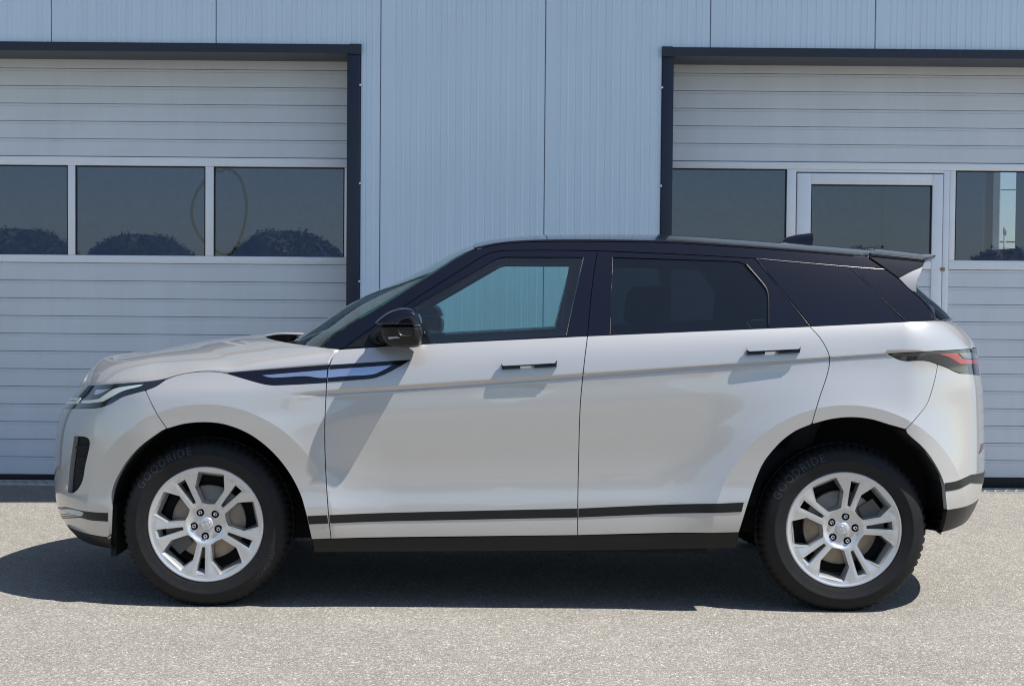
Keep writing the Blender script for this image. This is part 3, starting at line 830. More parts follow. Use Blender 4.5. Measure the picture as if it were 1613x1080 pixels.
rz0, rz1 = at(1535, 713, 6.7)[2], at(1540, 697, 6.75)[2]; rf = np.array([(UR + KR * 0.80, rz0 + 0.004), (UR + KR * 0.98, rz0 + 0.016), (UR + KR * 0.98, rz1), (UR + KR * 0.86, rz1)])
panel('reflector', rf, S1, M['reflector'], RB, off=0.002, thick=0.005, gap=0.0, grid=0.012)
# ---- front bumper
intake = on1([(117, 687), (133, 688), (140, 692), (140.7, 702), (134, 733), (130, 755.6), (123, 769), (114.5, 775.6), (107, 774.5)], [(107, 774.5), (110, 738), (114.5, 704.5), (117, 687)])
fz_top = on1([(108, 643.2)])[0]
bump_f = np.concatenate([on1(LAMP_LOW[2:][::-1])[1:], on1(FB_SHUT)[1:], on1([(263, 675)] + frontF[::-1][:-2] + [(171, 846)])[1:], 
                         [(UCF, on1([(160, 845)])[0][1]), (UCF, fz_top[1])]])
FB = panel('front_bumper', bump_f, S1, M['paint'], car, gap=0.0015, holes=[intake], thick=0.02, rows=ROWS)
panel('air_intake', intake, S1, M['liner'], FB, off=-0.022, thick=0.0, gap=-0.004, grid=0.015)
for yy in (703, 722, 741):
    b_ = on1([(115.5, yy), (138 - (yy - 703) * 0.12, yy - 2)], [(138 - (yy - 703) * 0.12, yy + 1), (115.5, yy + 3)])
    panel('intake_vane', b_, S1, M['liner'], FB, off=-0.010, thick=0.006, gap=0.0, grid=0.01)
zvt = on1([(160, 845)])[0][1]; zvb = on1([(172, 863)])[0][1]; ua = on1([(171.5, 850)])[0][0]
v_f = np.array([(ua, zvt), (UCF, zvt), (UCF, zvb), (ua, zvb)])
panel('front_valance', v_f, S1, M['trim_black'], car, gap=0.0005)
sf = on1([(95, 796), (129, 804), (150, 806.5), (170, 807.5)], [(170, 807.5), (169.8, 820.8)], [(169.8, 820.8), (145, 819), (128, 815), (106, 809), (99, 802)], [(99, 802), (95, 796)])
panel('trim_strip', sf, S1, M['trim_black'], FB, off=0.002, thick=0.006, gap=0.0, grid=0.016)
fg = on1([(101, 799.5), (131.5, 806), (129, 812), (108.5, 807)], [(108.5, 807), (101, 799.5)])
panel('fog_lamp', fg, S1, M['drl'], FB, off=0.004, thick=0.004, gap=0.0, grid=0.012)
# grille on the nose
gr = np.array([(UCF, 0.62), (UCF, fz_top[1] + 0.02), (UF - KF * 1.28, fz_top[1] + 0.01), (UF - KF * 1.28, 0.66)])
panel('grille', gr, S1, M['black_gloss'], FB, off=0.004, thick=0.006, gap=0.0)
# ---- sills and side strips
sill = on1([(492, 849), (909, 843), (1164, 838)], [(1164, 838), (1161, 862.6)], [(1161, 862.6), (909, 867), (527, 868.7), (496, 869.5)], [(496, 869.5), (492, 849)])
panel('sill', sill, S1, M['trim_black'], car, gap=0.0005, off=-0.002, thick=0.05)
def strip_on(par, pts):
    panel('trim_strip', on1(*pts), S1, M['trim_black'], par, off=0.0025, thick=0.006, gap=0.0)
strip_on(car, ([(484.2, 812.2), (515.3, 810.8)], [(515.3, 810.8), (517.2, 823.8)], [(517.2, 823.8), (487, 825.2)], [(487, 825.2), (484.2, 812.2)]))
strip_on(FD, ([(518.8, 810.6), (909, 800.4)], [(909, 800.4), (909, 814.4)], [(909, 814.4), (520.4, 823.6)], [(520.4, 823.6), (518.8, 810.6)]))
strip_on(RD, ([(911.2, 800.3), (1171.6, 790.8)], [(1171.6, 790.8), (1168, 805.6)], [(1168, 805.6), (911.2, 814.3)], [(911.2, 814.3), (911.2, 800.3)]))
# ---- black vent strip with silver insert (wing part and door part)
vf = on1([(360.5, 587), (427, 582), (517.6, 575)], [(517.6, 575), (514.2, 602)], [(514.2, 602), (475, 604.3), (441, 606), (427, 606), (413, 603.5), (385, 596), (360.5, 589)], [(360.5, 589), (360.5, 587)])
panel('vent_strip', vf, S1, M['black_gloss'], car, off=0.0015, thick=0.012, gap=0.0003, grid=0.018)
si = on1([(413, 591.4), (515.3, 582.6)], [(515.3, 582.6), (514.7, 595)], [(514.7, 595), (502, 595), (485.5, 592.8), (476, 592.5), (434, 595), (424, 594.4), (413, 591.4)])
panel('vent_insert', si, S1, M['silver_insert'], car, off=0.004, thick=0.004, gap=0.0, grid=0.015)
vd = on1([(520, 574.6), (646, 566.7)], [(646, 566.7), (646, 568)], [(646, 568), (624, 580.5), (603, 591), (587, 596), (560, 598.6), (515.8, 601.6)], [(515.8, 601.6), (520, 574.6)])
panel('vent_strip', vd, S1, M['black_gloss'], FD, off=0.0025, thick=0.006, gap=0.0003, grid=0.018)
sd = on1([(518, 582.5), (617.6, 575.4)], [(617.6, 575.4), (603, 583.6), (587, 589.7), (542, 592.7), (516.6, 595)], [(516.6, 595), (518, 582.5)])
panel('vent_insert', sd, S1, M['silver_insert'], FD, off=0.005, thick=0.004, gap=0.0, grid=0.015)
# ---- lamps
hl = np.concatenate([on1([(129, 607.5), (165, 605), (203, 602.5), (236, 600.3), (260.5, 597.8)]), on1(LAMP_LOW)[1:-1], [fz_top + np.array([0, 0.003])], on1([(113, 627)])])
HL = panel('headlight', hl, S1, M['lamp_dark'], car, off=-0.001, thick=0.02, gap=0.0012, grid=0.014)
drl = on1([(129.5, 630.6), (145, 630), (157, 628)], [(157, 628), (168, 620), (180, 612.5), (200, 608.3), (226, 605.3)], [(226, 605.3), (221, 608.2), (194.4, 615.5), (176.7, 624.5), (163, 632)], [(163, 632), (150, 634), (129, 634.8), (129.5, 630.6)])
panel('light_bar', drl, S1, M['drl'], HL, off=0.002, thick=0.003, gap=0.0, grid=0.01)
hk = on1([(112, 626.6), (127, 626.8)], [(127, 626.8), (121.5, 636)], [(121.5, 636), (109, 635.5)], [(109, 635.5), (110, 632.5)], [(110, 632.5), (118.5, 632.6)], [(118.5, 632.6), (120.5, 629.8)], [(120.5, 629.8), (111, 629.6)], [(111, 629.6), (112, 626.6)])
panel('light_bar', hk, S1, M['drl'], HL, off=0.002, thick=0.003, gap=0.0, grid=0.008)
pj = on1([(151.5, 613.7), (173.7, 612.6)], [(173.7, 612.6), (157, 620)], [(157, 620), (148.5, 622)], [(148.5, 622), (151.5, 613.7)])
panel('projector', pj, S1, M['chrome'], HL, off=0.0015, thick=0.003, gap=0.0, grid=0.01)
tl = np.concatenate([tail_top_px[:-1], [(uT - 0.02, tz + 0.002)], [(uT - 0.02, on1([(1538, 586.5)])[0][1] + 0.002)], on1(TAIL_LOW[::-1][2:])[:-1]])
TLs = panel('tail_lamp', tl, S1, M['lamp_dark'], car, off=0.001, thick=0.02, gap=0.001, grid=0.014)
rd = on1([(1478, 557.4), (1506, 556)], [(1506, 556), (1516, 565.4)], [(1516, 565.4), (1534, 566.4)], [(1534, 566.4), (1535, 571)], [(1535, 571), (1511.7, 572.4)], [(1511.7, 572.4), (1491.6, 561)], [(1491.6, 561), (1478, 557.4)])
panel('light_bar', rd, S1, M['lamp_red'], TLs, off=0.003, thick=0.002, gap=0.0, grid=0.01)
cl = on1([(1509.5, 556.2), (1529, 555)], [(1529, 555), (1529, 563.5)], [(1529, 563.5), (1517.5, 563.8)], [(1517.5, 563.8), (1509.5, 556.2)])
panel('clear_lens', cl, S1, M['lamp_clear'], TLs, off=0.003, thick=0.002, gap=0.0, grid=0.01)
# ---- handles
for par, top in ((FD, [(790, 567.5), (875, 563), (791, 578.5), (876, 574)]), (RD, [(1175, 545.6), (1257.5, 542), (1176, 555.5), (1258, 552)])):
    a, b, c, d = [np.array(p, float) for p in top]
    lerp = lambda p, q, t: p + (q - p) * t
    pts = on1([lerp(a, b, .03), lerp(a, b, .97)], [lerp(a, b, .97), lerp(b, d, .2), lerp(b, d, .8), lerp(c, d, .97)], [lerp(c, d, .97), lerp(c, d, .03)], [lerp(c, d, .03), lerp(c, a, .2), lerp(c, a, .8), lerp(a, b, .03)])
    zm0, zm1 = on1([lerp(a, c, .5)])[0], on1([lerp(b, d, .5)])[0]
    def SH(u, z):
        zz = np.interp(u, [zm0[0], zm1[0]], [zm0[1], zm1[1]]); P_ = S1(u, zz)
        return np.stack([P_[..., 0], P_[..., 1], np.asarray(z, float)], -1)
    H = panel('handle', pts, S1, M['paint'], par, off=0.036, thick=0.016, gap=0.0, grid=0.012, back=True)
    pts = on1([lerp(c, d, .0) - np.array([0, 4]), lerp(c, d, 1.012) - np.array([0, 4])], [lerp(c, d, 1.012) - np.array([0, 4]), lerp(c, d, 1.012) + np.array([0, 1.3])], [lerp(c, d, 1.012) + np.array([0, 1.3]), lerp(c, d, .0) + np.array([0, 1.3])], [lerp(c, d, .0) + np.array([0, 1.3]), lerp(c, d, .0) - np.array([0, 4])])
    panel('grip_shade', pts, S1, M['black_gloss'], par, off=0.030, thick=0.012, gap=0.0, grid=0.012)  # black strip paints in the shade under the handle bar
    for t0, t1 in ((0.0, 0.34), (0.60, 1.01)):
        sh_ = np.array([0, 6.0])
        pts = on1([lerp(a, b, t0) + sh_, lerp(a, b, t1) + sh_], [lerp(a, b, t1) + sh_, lerp(c, d, t1) + np.array([0, 4.6])], [lerp(c, d, t1) + np.array([0, 4.6]), lerp(c, d, t0) + np.array([0, 4.6])], [lerp(c, d, t0) + np.array([0, 4.6]), lerp(a, b, t0) + sh_])
        panel('handle_arm', pts, S1, M['black_gloss'], par, off=0.022, thick=0.024, gap=0.0, grid=0.012)

# ---- greenhouse, side sheets
SEAM = [(541, 548.5), (570, 527), (600, 506.5), (666, 463), (736, 419), (768, 400), (790, 394.8)]
TOPL = [(790, 394.8), (865, 394.2), (941, 395.2), (1080, 401), (1189, 407)]
EA = [(505, 551), (528, 527), (560, 506), (605, 479), (650, 450.5), (692, 424), (722, 405), (748, 393)]
ER = [(748, 393), (782, 385.5), (817, 382), (860, 380.5), (950, 380.5), (1053, 382.5), (1153, 388.5), (1244, 395), (1300, 399.5), (1366, 405)]
BLINE = [(941, 395.2), (933.5, 445.5), (926.5, 516), (925.5, 529)]
DP = [(1396, 425), (1413, 437), (1435, 457.5), (1450, 471), (1464, 487), (1470, 504.8)]
roofside = on2(EA, ER, [(1366, 405), (1376, 412), (1395, 424)], [(1395, 424), (1340, 420), (1265, 413), (1189, 407)], TOPL[::-1], SEAM[::-1], [(541, 548.5), (505, 551)])
panel('roof_side', roofside, S2, M['black_gloss'], car, thick=0.02)
win_f = [[(640, 542.5), (679, 540.2), (892, 528)], [(892, 528), (919, 405.5)], [(919, 405.5), (794, 405)], [(794, 405), (785, 407), (770, 415), (714, 447), (640, 489), (622, 500)], [(622, 500), (640, 542.5)]]
wf = on2(*win_f)
ff = on2(SEAM, [(790, 394.8), (865, 394.2), (941, 395.2)], BLINE, [(925.5, 529.5), (663, 542.5), (541, 549)])
panel('window_frame', ff, S2, M['black_gloss'], FD, holes=[wf], thick=0.035, gap=0.0015)
panel('window', wf, S2, M['glass_front'], FD, off=-0.004, thick=0.003, gap=-0.004, back=False)
win_r = [[(961, 526.7), (1207, 515)], [(1207, 515), (1205.5, 460), (1204, 455), (1199.5, 448.6), (1171, 415.5), (1165, 413)], [(1165, 413), (965, 405.5)], [(965, 405.5), (961, 526.7)]]
win_r = [[(961, 526.7), (1207, 515)], [(1207, 515), (1206.5, 470)], [(1206.5, 470), (1205, 458), (1199.5, 448.6)], [(1199.5, 448.6), (1171, 415.5)], [(1171, 415.5), (1165, 413), (1150, 411.6)], [(1150, 411.6), (965, 405.5)], [(965, 405.5), (961, 526.7)]]
wr = on2(*win_r)
fr = on2(BLINE[::-1], [(941, 395.2), (1080, 401), (1189, 407)], [(1189, 407), (1275, 514)], [(1275, 514.5), (925.5, 529.5)])
panel('window_frame', fr, S2, M['black_gloss'], RD, holes=[wr], thick=0.035, gap=0.0015)
panel('window', wr, S2, M['glass_dark'], RD, off=-0.004, thick=0.003, gap=-0.004)
wq = on2([(1192, 407.5), (1338, 420)], [(1338, 420), (1427, 507)], [(1427, 507.3), (1278, 514.3)], [(1278, 514.3), (1192, 407.5)])
panel('quarter_window', wq, S2, M['black_gloss'], car, off=-0.001, thick=0.02)
dp = on2([(1340, 420.3), (1394, 424.6)], DP, [(1470, 505), (1429, 507.2)], [(1429, 507.2), (1340, 420.3)])
panel('rear_pillar', dp, S2, M['black_gloss'], car, thick=0.02)
# glazing seams: their sun glint drawn as bright tubes, far side black
def edge_line(par, pts, r=0.0014, mat=None):
    uz = on2(pts)
    for i, s in enumerate((1, -1)):
        Q = S2(uz[:, 0], uz[:, 1]) + surf_normal(S2, uz[:, 0], uz[:, 1]) * 0.0008
        Q = Q * np.array([1, s, 1])
        tube('glazing_edge', Q, r, mat or (M['seam_glint'] if s > 0 else M['trim_black']), par[i] if isinstance(par, list) else par, 6)
edge_line(car, [(1191, 407.2), (1276, 514)]); edge_line(car, [(1191, 407.2), (1339, 420.2), (1395, 424.6)])
edge_line(car, [(1339, 420.2), (1428, 507)]); edge_line(RD, [(965, 405.5), (961, 526.7)], 0.0012); edge_line(FD, [(919, 405.5), (892, 528)], 0.0015)
for par, L in ((RD, [(1171, 415.5), (1199.5, 448.6), (1205, 458), (1207, 470), (1207.5, 514)]),):
    edge_line(par, [(p[0] + 3, p[1]) for p in L], 0.005, M['trim_black'])

# ---- patches that span the car from side to side
def span(name, E, Cn, mat, parent, fx=None, fz=None, nt=26, thick=0.012, flip=False, pz=None):
    """surface from near edge E over centre line Cn to the mirrored far edge; rows matched by index"""
    E = np.asarray(E, float); Cn = np.asarray(Cn, float); n = len(E)
    fx = fx or (lambda t: 1 - (1 - t)**2); fz = fz or (lambda t: 1 - (1 - t)**2)
    ts = np.linspace(0, 1, nt)**1.0
    rows = []
    for t in ts:
        y = E[:, 1] * (1 - t) + Cn[:, 1] * t
        x = E[:, 0] + (Cn[:, 0] - E[:, 0]) * fx(t); z = E[:, 2] + (Cn[:, 2] - E[:, 2]) * (fz(t) if pz is None else 1 - (1 - t)**pz)
        rows.append(np.stack([x, y, z], 1))
    for r in rows[-2::-1]: rows.append(r * np.array([1, -1, 1]))
    m = len(rows)
    V = np.concatenate(rows); F = []
    for j in range(m - 1):
        for i in range(n - 1):
            q = (j * n + i, j * n + i + 1, (j + 1) * n + i + 1, (j + 1) * n + i)
            F.append(q[::-1] if flip else q)
    o = from_arrays(name, V, F, mat, parent, smooth=True)
    if thick > 0:
        bm = bmesh.new(); bm.from_mesh(o.data); bmesh.ops.remove_doubles(bm, verts=bm.verts, dist=1e-5); bm.normal_update(); bm.to_mesh(o.data); bm.free()
        md = o.modifiers.new('thickness', 'SOLIDIFY'); md.thickness = thick; md.offset = -1
    return o
def even(P, n):
    P = np.asarray(P, float); d = np.concatenate([[0], np.cumsum(np.linalg.norm(np.diff(P, axis=0), axis=1))]); s = np.linspace(0, d[-1], n)
    return np.stack([np.interp(s, d, P[:, k]) for k in range(P.shape[1])], 1)
def s1p(uz): return S1(uz[:, 0], uz[:, 1])
def s2p(uz): return S2(uz[:, 0], uz[:, 1])
def cline(pts, D):
    return np.array([at(p[0], p[1], D) * np.array([1, 0, 1]) for p in pts])
# bonnet
SHOULDER = [(367, 578.5), (385, 574), (410, 569), (455, 561.5), (500, 554.5), (534.5, 550.4)]
eB = on1(HOOD); eC = on1([(361, 587.2), (427, 581.8), (518.5, 574.8)])
rise = np.interp(np.arange(len(HOOD)), [0, 3, 6, len(HOOD) - 1], [2.0, 4.0, 7.0, 9.5])
sB = on1([(p[0] + 0.6 * k, p[1] - k) for p, k in zip(HOOD, rise)]); sC = on1(SHOULDER)
h0 = eB[0]; s0 = sB[0]
lead = np.array([(UCF + (h0[0] - UCF) * k, h0[1]) for k in np.linspace(0, 1, 8)])
leadS = np.array([(UCF + (s0[0] - UCF) * k, s0[1]) for k in np.linspace(0, 1, 8)])
def joinseg(a_, b_, c_): return np.concatenate([even(a_, 34)[:-1], even(b_, 64)[:-1], even(c_, 40)])
e_uz = joinseg(lead, eB, eC) + np.array([0, 0.0018]); s_uz = joinseg(leadS, sB, sC)
nB = len(e_uz); f = np.linspace(0, 1, nB)
he = s1p(s_uz)
hc_px = [(128, 604), (131, 598), (138, 590.5), (148, 583), (165, 574.5), (200, 562.5), (230, 555), (300, 541), (345, 533.5), (400, 527), (432, 524.5)]
hc = even(spline(cline(hc_px, 7.35), 10), 300)
hc[:, 0] += (he[0][0] + 0.14 - hc[0][0]) * np.clip(1 - (hc[:, 0] - hc[0][0]) / 0.25, 0, 1)
hc[:, 2] += (he[0][2] + 0.004 - hc[0][2]) * np.clip(1 - (hc[:, 0] - hc[0][0]) / 0.08, 0, 1)
g_ = pchip([0, 0.12, 0.25, 0.45, 0.7, 1.0], [0.0, 0.04, 0.11, 0.30, 0.60, 1.0])(f)
hcc = np.stack([np.interp(g_, np.linspace(0, 1, 300), hc[:, k]) for k in range(3)], 1)
pull = 0.14 * np.clip(1 - f / 0.26, 0, 1)**1.5
pzr = np.interp(f, [0, 0.3, 0.6, 0.85, 1.0], [3.0, 3.6, 4.6, 4.0, 2.4]); pxr = np.interp(f, [0, 0.6, 0.85, 1.0], [1.0, 1.0, 1.7, 3.2])
mid_d = on1([(523, 563)])[0] - (e_uz[-1] + s_uz[-1]) / 2
rows = []
for t in np.linspace(0, 1, 6):
    uz = e_uz * (1 - t) + s_uz * t + np.outer(f**10, mid_d) * 4 * t * (1 - t)
    rows.append(s1p(uz) + np.stack([pull, 0 * pull, 0 * pull], 1))
base_r = rows[-1]
for t in np.concatenate([np.linspace(0.03, 0.3, 10), np.linspace(0.34, 1, 22)]):
    y = base_r[:, 1] * (1 - t)
    x = base_r[:, 0] + (hcc[:, 0] - base_r[:, 0]) * (1 - (1 - t)**pxr)
    z = base_r[:, 2] + (hcc[:, 2] - base_r[:, 2]) * (1 - (1 - t)**pzr)
    rows.append(np.stack([x, y, z], 1))
A = np.array(rows)
for _ in range(7):          # relax the skin inside its edges
    B = A.copy()
    B[1:-1, 1:-1] = 0.5 * A[1:-1, 1:-1] + 0.125 * (A[:-2, 1:-1] + A[2:, 1:-1] + A[1:-1, :-2] + A[1:-1, 2:])
    A = B
full = np.concatenate([A, A[-2::-1] * np.array([1, -1, 1])])
m_, n_ = full.shape[:2]
F = [(j * n_ + i + 1, j * n_ + i, (j + 1) * n_ + i, (j + 1) * n_ + i + 1)[::-1] for j in range(m_ - 1) for i in range(n_ - 1)]
F = [f_[::-1] for f_ in F]
bon = from_arrays('bonnet', full.reshape(-1, 3), [f_[::-1] for f_ in F] if False else F, M['paint'], car, smooth=True)
bm = bmesh.new(); bm.from_mesh(bon.data); bmesh.ops.remove_doubles(bm, verts=bm.verts, dist=1e-5); bmesh.ops.recalc_face_normals(bm, faces=bm.faces); bm.normal_update()
if sum(f_.normal.z for f_ in bm.faces) < 0: bmesh.ops.reverse_faces(bm, faces=bm.faces)
bm.to_mesh(bon.data); bm.free()
md = bon.modifiers.new('thickness', 'SOLIDIFY'); md.thickness = 0.012; md.offset = -1
# windscreen
ea = s2p(on2(EA)); n = 50
ea = even(ea, n)
wc = even(spline(cline([(452, 547), (463.5, 535), (505, 508), (549.6, 479.5), (590, 459.5), (631, 441.5), (680, 416), (719, 396), (748, 386)], 7.12), 8), n)
span('windscreen', ea, wc, M['glass_screen'], car, fx=lambda t: 1 - (1 - t)**2.0, fz=lambda t: 1 - (1 - t)**2.0, nt=30, thick=0.004, flip=True)
# dark band at the top and bottom of the windscreen
for a, b in ((0, 5), (n - 4, n)):
    up_ = np.array([-0.002, 0, 0.002])
    span('screen_band', ea[a:b] + up_, wc[a:b] + up_, M['black_gloss'], car, fx=lambda t: 1 - (1 - t)**2.0, fz=lambda t: 1 - (1 - t)**2.0, nt=30, thick=0.0, flip=True)
# roof
er = even(s2p(on2(ER)), 60)
rc = even(spline(cline([(748, 386), (782, 380), (817, 376.3), (860, 373.8), (950, 372.3), (1053, 374), (1153, 380.2), (1244, 387.2), (1300, 391.6), (1362, 396.8)], 7.25), 8), 60)
span('roof', er, rc, M['black_gloss'], car, fx=lambda t: 1 - (1 - t)**2, fz=lambda t: 1 - (1 - t)**3.0, nt=30, thick=0.006, flip=True)
# spoiler: closed shell, upper skin and side fins
sp_up = on2([(1368, 405.2), (1400, 408.4), (1432, 411.5), (1455.5, 414)], [(1455.5, 414), (1453.5, 420)], [(1453.5, 420), (1436, 427), (1415, 438)], [(1415, 438), (1397, 425), (1378, 412), (1368, 405.2)])
panel('spoiler_cheek', sp_up, S2, M['black_gloss'], car, off=0.005, thick=0.045, gap=0.0006, grid=0.016, back=True)
sp_lo = on2([(1415.5, 438.4), (1436, 427.6), (1453, 420.8)], [(1453, 420.8), (1449, 432), (1444.5, 441), (1443, 450), (1443.5, 461)], [(1443.5, 461), (1435, 457.5), (1415.5, 438.4)])
SP = panel('spoiler_fin', sp_lo, S2, M['fin'], car, off=0.003, thick=0.045, gap=0.0006, grid=0.014, back=True)
se = even(s2p(on2([(1368, 405.2), (1400, 408.4), (1432, 411.5), (1455.5, 414)])), 24) + np.array([0, -0.003, 0.001])
sc_ = even(cline([(1363, 397.2), (1400, 401), (1432, 404.5), (1460.5, 408.2)], 7.25), 24)
span('spoiler', se, sc_, M['black_gloss'], car, fx=lambda t: 1 - (1 - t)**2, fz=lambda t: 1 - (1 - t)**3, nt=30, thick=0.016, flip=True)
# rear window
re_ = even(s2p(on2(DP)), 30); rcn = even(cline([(1436, 437), (1446, 460), (1468, 479), (1497, 503.5)], 7.15), 30)
span('rear_window', re_, rcn, M['glass_dark'], car, nt=24, thick=0.004, flip=True)
tb = S1(np.linspace(UR + 0.06, UCR, 24), np.full(24, qz_top[1] - 0.004)); 
rb_ = np.stack([np.linspace(re_[-1][0], rcn[-1][0], 24), np.linspace(re_[-1][1], 0, 24), np.linspace(re_[-1][2], rcn[-1][2], 24) - 0.006], 1)
V = np.concatenate([tb, rb_, tb * [1, -1, 1], rb_ * [1, -1, 1]])
F = [(i, i + 1, 25 + i, 24 + i) for i in range(23)] + [(72 + i, 73 + i, 49 + i, 48 + i) for i in range(23)]
from_arrays('tailgate_ledge', V, F, M['paint'], car, smooth=True)
# aerial fin
fa = [at(px, py, 7.29) - np.array([0, YC, 0]) for px, py in ((1228, 388), (1232, 379), (1240, 373.5), (1254, 370), (1281, 366.5), (1280, 377), (1278, 391))]
V = []; F = []
for s, k in ((-1, 1.0), (1, 1.0)):
    for i, p in enumerate(fa):
        wdt = (0.032, 0.026, 0.018, 0.010, 0.006, 0.020, 0.030)[i]
        V.append((p[0], s * wdt, p[2]))
V += [tuple(p) for p in [((fa[0] + fa[6]) / 2)]]
nf = len(fa)
F = [tuple(range(nf))[::1], tuple(range(nf, 2 * nf))[::-1]] + [((i + 1) % nf, i, nf + i, nf + (i + 1) % nf) for i in range(nf)]
V = V[:-1]
fin = from_arrays('aerial_fin', V, F, M['black_gloss'], car); round_edges(fin, 0.004, 2)

# ---- cowl and wipers at the foot of the windscreen
cw_front = hcc[-1] + np.array([-0.02, 0, -0.05])
ptsA = [(-0.80, -0.86, 1.04), (-1.04, -0.60, 1.055), (cw_front[0], 0, 1.065), (-1.04, 0.60, 1.055), (-0.80, 0.86, 1.04)]
ptsB = [(-0.55, -0.80, 1.04), (-0.80, -0.55, 1.07), (-0.93, 0, 1.09), (-0.80, 0.55, 1.07), (-0.55, 0.80, 1.04)]
from_arrays('cowl', ptsA + ptsB, [(i, 5 + i, 6 + i, i + 1) for i in range(4)], M['black_satin'], car, smooth=True)
for P in (((-1.07, -0.15, 1.075), (-0.97, -0.40, 1.10), (-0.86, -0.62, 1.085)), ((-1.07, 0.35, 1.075), (-1.03, 0.05, 1.11), (-0.99, -0.22, 1.115)), ((-1.05, -0.05, 1.07), (-1.00, 0.15, 1.10), (-0.95, 0.4, 1.095))):
    tube('wiper', spline(P, 6), 0.009, M['black_satin'], car, 6)

# ---- door mirrors
def mirror(s):
    # sections across the housing, from the door outwards (w = distance from car centre)
    root = None
    def loft(name, secs, mat, par):
        V = []; F = []; n = None
        for w, pts, dx in secs:
            Q = np.array(pts, float); n = len(Q)
            for p in Q:
                a = at(p[0], p[1], YC - 1.02); V.append((a[0] + dx, -s * w, a[2]))
        k = len(secs)
        for j in range(k - 1):
            for i in range(n):
                F.append((j * n + i, j * n + (i + 1) % n, (j + 1) * n + (i + 1) % n, (j + 1) * n + i))
        F.append(tuple(range(n))); F.append(tuple((k - 1) * n + i for i in range(n))[::-1])
        if s > 0: F = [f[::-1] for f in F]
        o = from_arrays(name, V, F, mat, par, smooth=True)
        m_ = o.modifiers.new('smooth', 'SUBSURF'); m_.levels = 2; m_.render_levels = 2
        return o
    def shr(pts, k, c):
        return [(c[0] + (p[0] - c[0]) * k * 1.05, c[1] + (p[1] - c[1]) * k * 1.06) for p in pts]
    upper = [(590, 511.5), (592, 506), (603, 497), (616, 489), (630, 485), (645, 484.5), (655, 488), (661, 497), (664, 508), (664, 511.5), (640, 511.8), (612, 511.8)]
    lower = [(598, 512.3), (600, 524), (606, 536), (614, 543), (634, 546.5), (655, 546.5), (662.5, 543), (664, 530), (664, 512.3), (648, 512.1), (630, 512.1), (612, 512.1)]
    cu = (640, 509); cl_ = (640, 516)
    up_s = [(0.915, shr(upper, 0.72, cu), 0.0), (0.93, shr(upper, 0.93, cu), 0), (0.99, shr(upper, 1.0, cu), 0), (1.05, shr(upper, 0.97, cu), 0), (1.085, shr(upper, 0.88, cu), 0.006), (1.10, shr(upper, 0.66, cu), 0.012), (1.104, shr(upper, 0.4, cu), 0.014)]
    lo_s = [(0.915, shr(lower, 0.8, cl_), 0), (0.93, shr(lower, 0.95, cl_), 0), (0.99, shr(lower, 1.0, cl_), 0), (1.05, shr(lower, 0.97, cl_), 0), (1.08, shr(lower, 0.88, cl_), 0.005), (1.095, shr(lower, 0.66, cl_), 0.01), (1.099, shr(lower, 0.4, cl_), 0.012)]
    up_o = loft('side_mirror', up_s, M['black_gloss'], car)
    loft('lower_housing', lo_s, M['trim_black'], up_o)
    ind = [(613, 530), (640, 527.5), (654, 526.5), (655, 529), (640, 530.5), (614, 533)]
    loft('indicator', [(1.088, ind, 0), (1.094, ind, 0), (1.097, shr(ind, .9, (635, 529)), 0)], M['lamp_clear'], up_o)
    arm = [(572, 529), (590, 519), (604, 520), (612, 530), (608, 540), (598, 546), (580, 545), (572, 538)]
    loft('arm', [(0.80, arm, 0.0), (0.86, arm, 0.0), (0.90, shr(arm, .8, (592, 533)), 0.01), (0.95, shr(arm, .7, (598, 532)), 0.03)], M['trim_black'], up_o)
    gx = at(656.0, 516, YC - 1.02)[0]
    z0, z1 = at(664, 543, YC - 1.02)[2], at(664, 489, YC - 1.02)[2]
    V = [(gx + 0.004, -s * w, z) for w, z in ((0.93, z0 + .01), (0.95, z0), (1.05, z0 + .005), (1.075, z0 + .03), (1.072, z1 - .05), (1.04, z1 - .015), (0.96, z1 - .01), (0.93, z1 - .03))]
    V2 = [(gx - 0.01, y, z) for _, y, z in V]
    F = [tuple(range(8)), tuple(range(8, 16))[::-1]] + [(i, 8 + i, 8 + (i + 1) % 8, (i + 1) % 8) for i in range(8)]
    from_arrays('mirror_glass', V + V2, F, M['mirror'], up_o)
for s in (1, -1): mirror(s)
# sail triangle behind the mirror
sail = on2([(545, 547.5), (622, 500.5)], [(622, 500.5), (642, 542.2)], [(642, 542.2), (545, 547.5)])
panel('mirror_sail', sail, S2, M['trim_black'], FD, off=0.002, thick=0.01, gap=0.001)

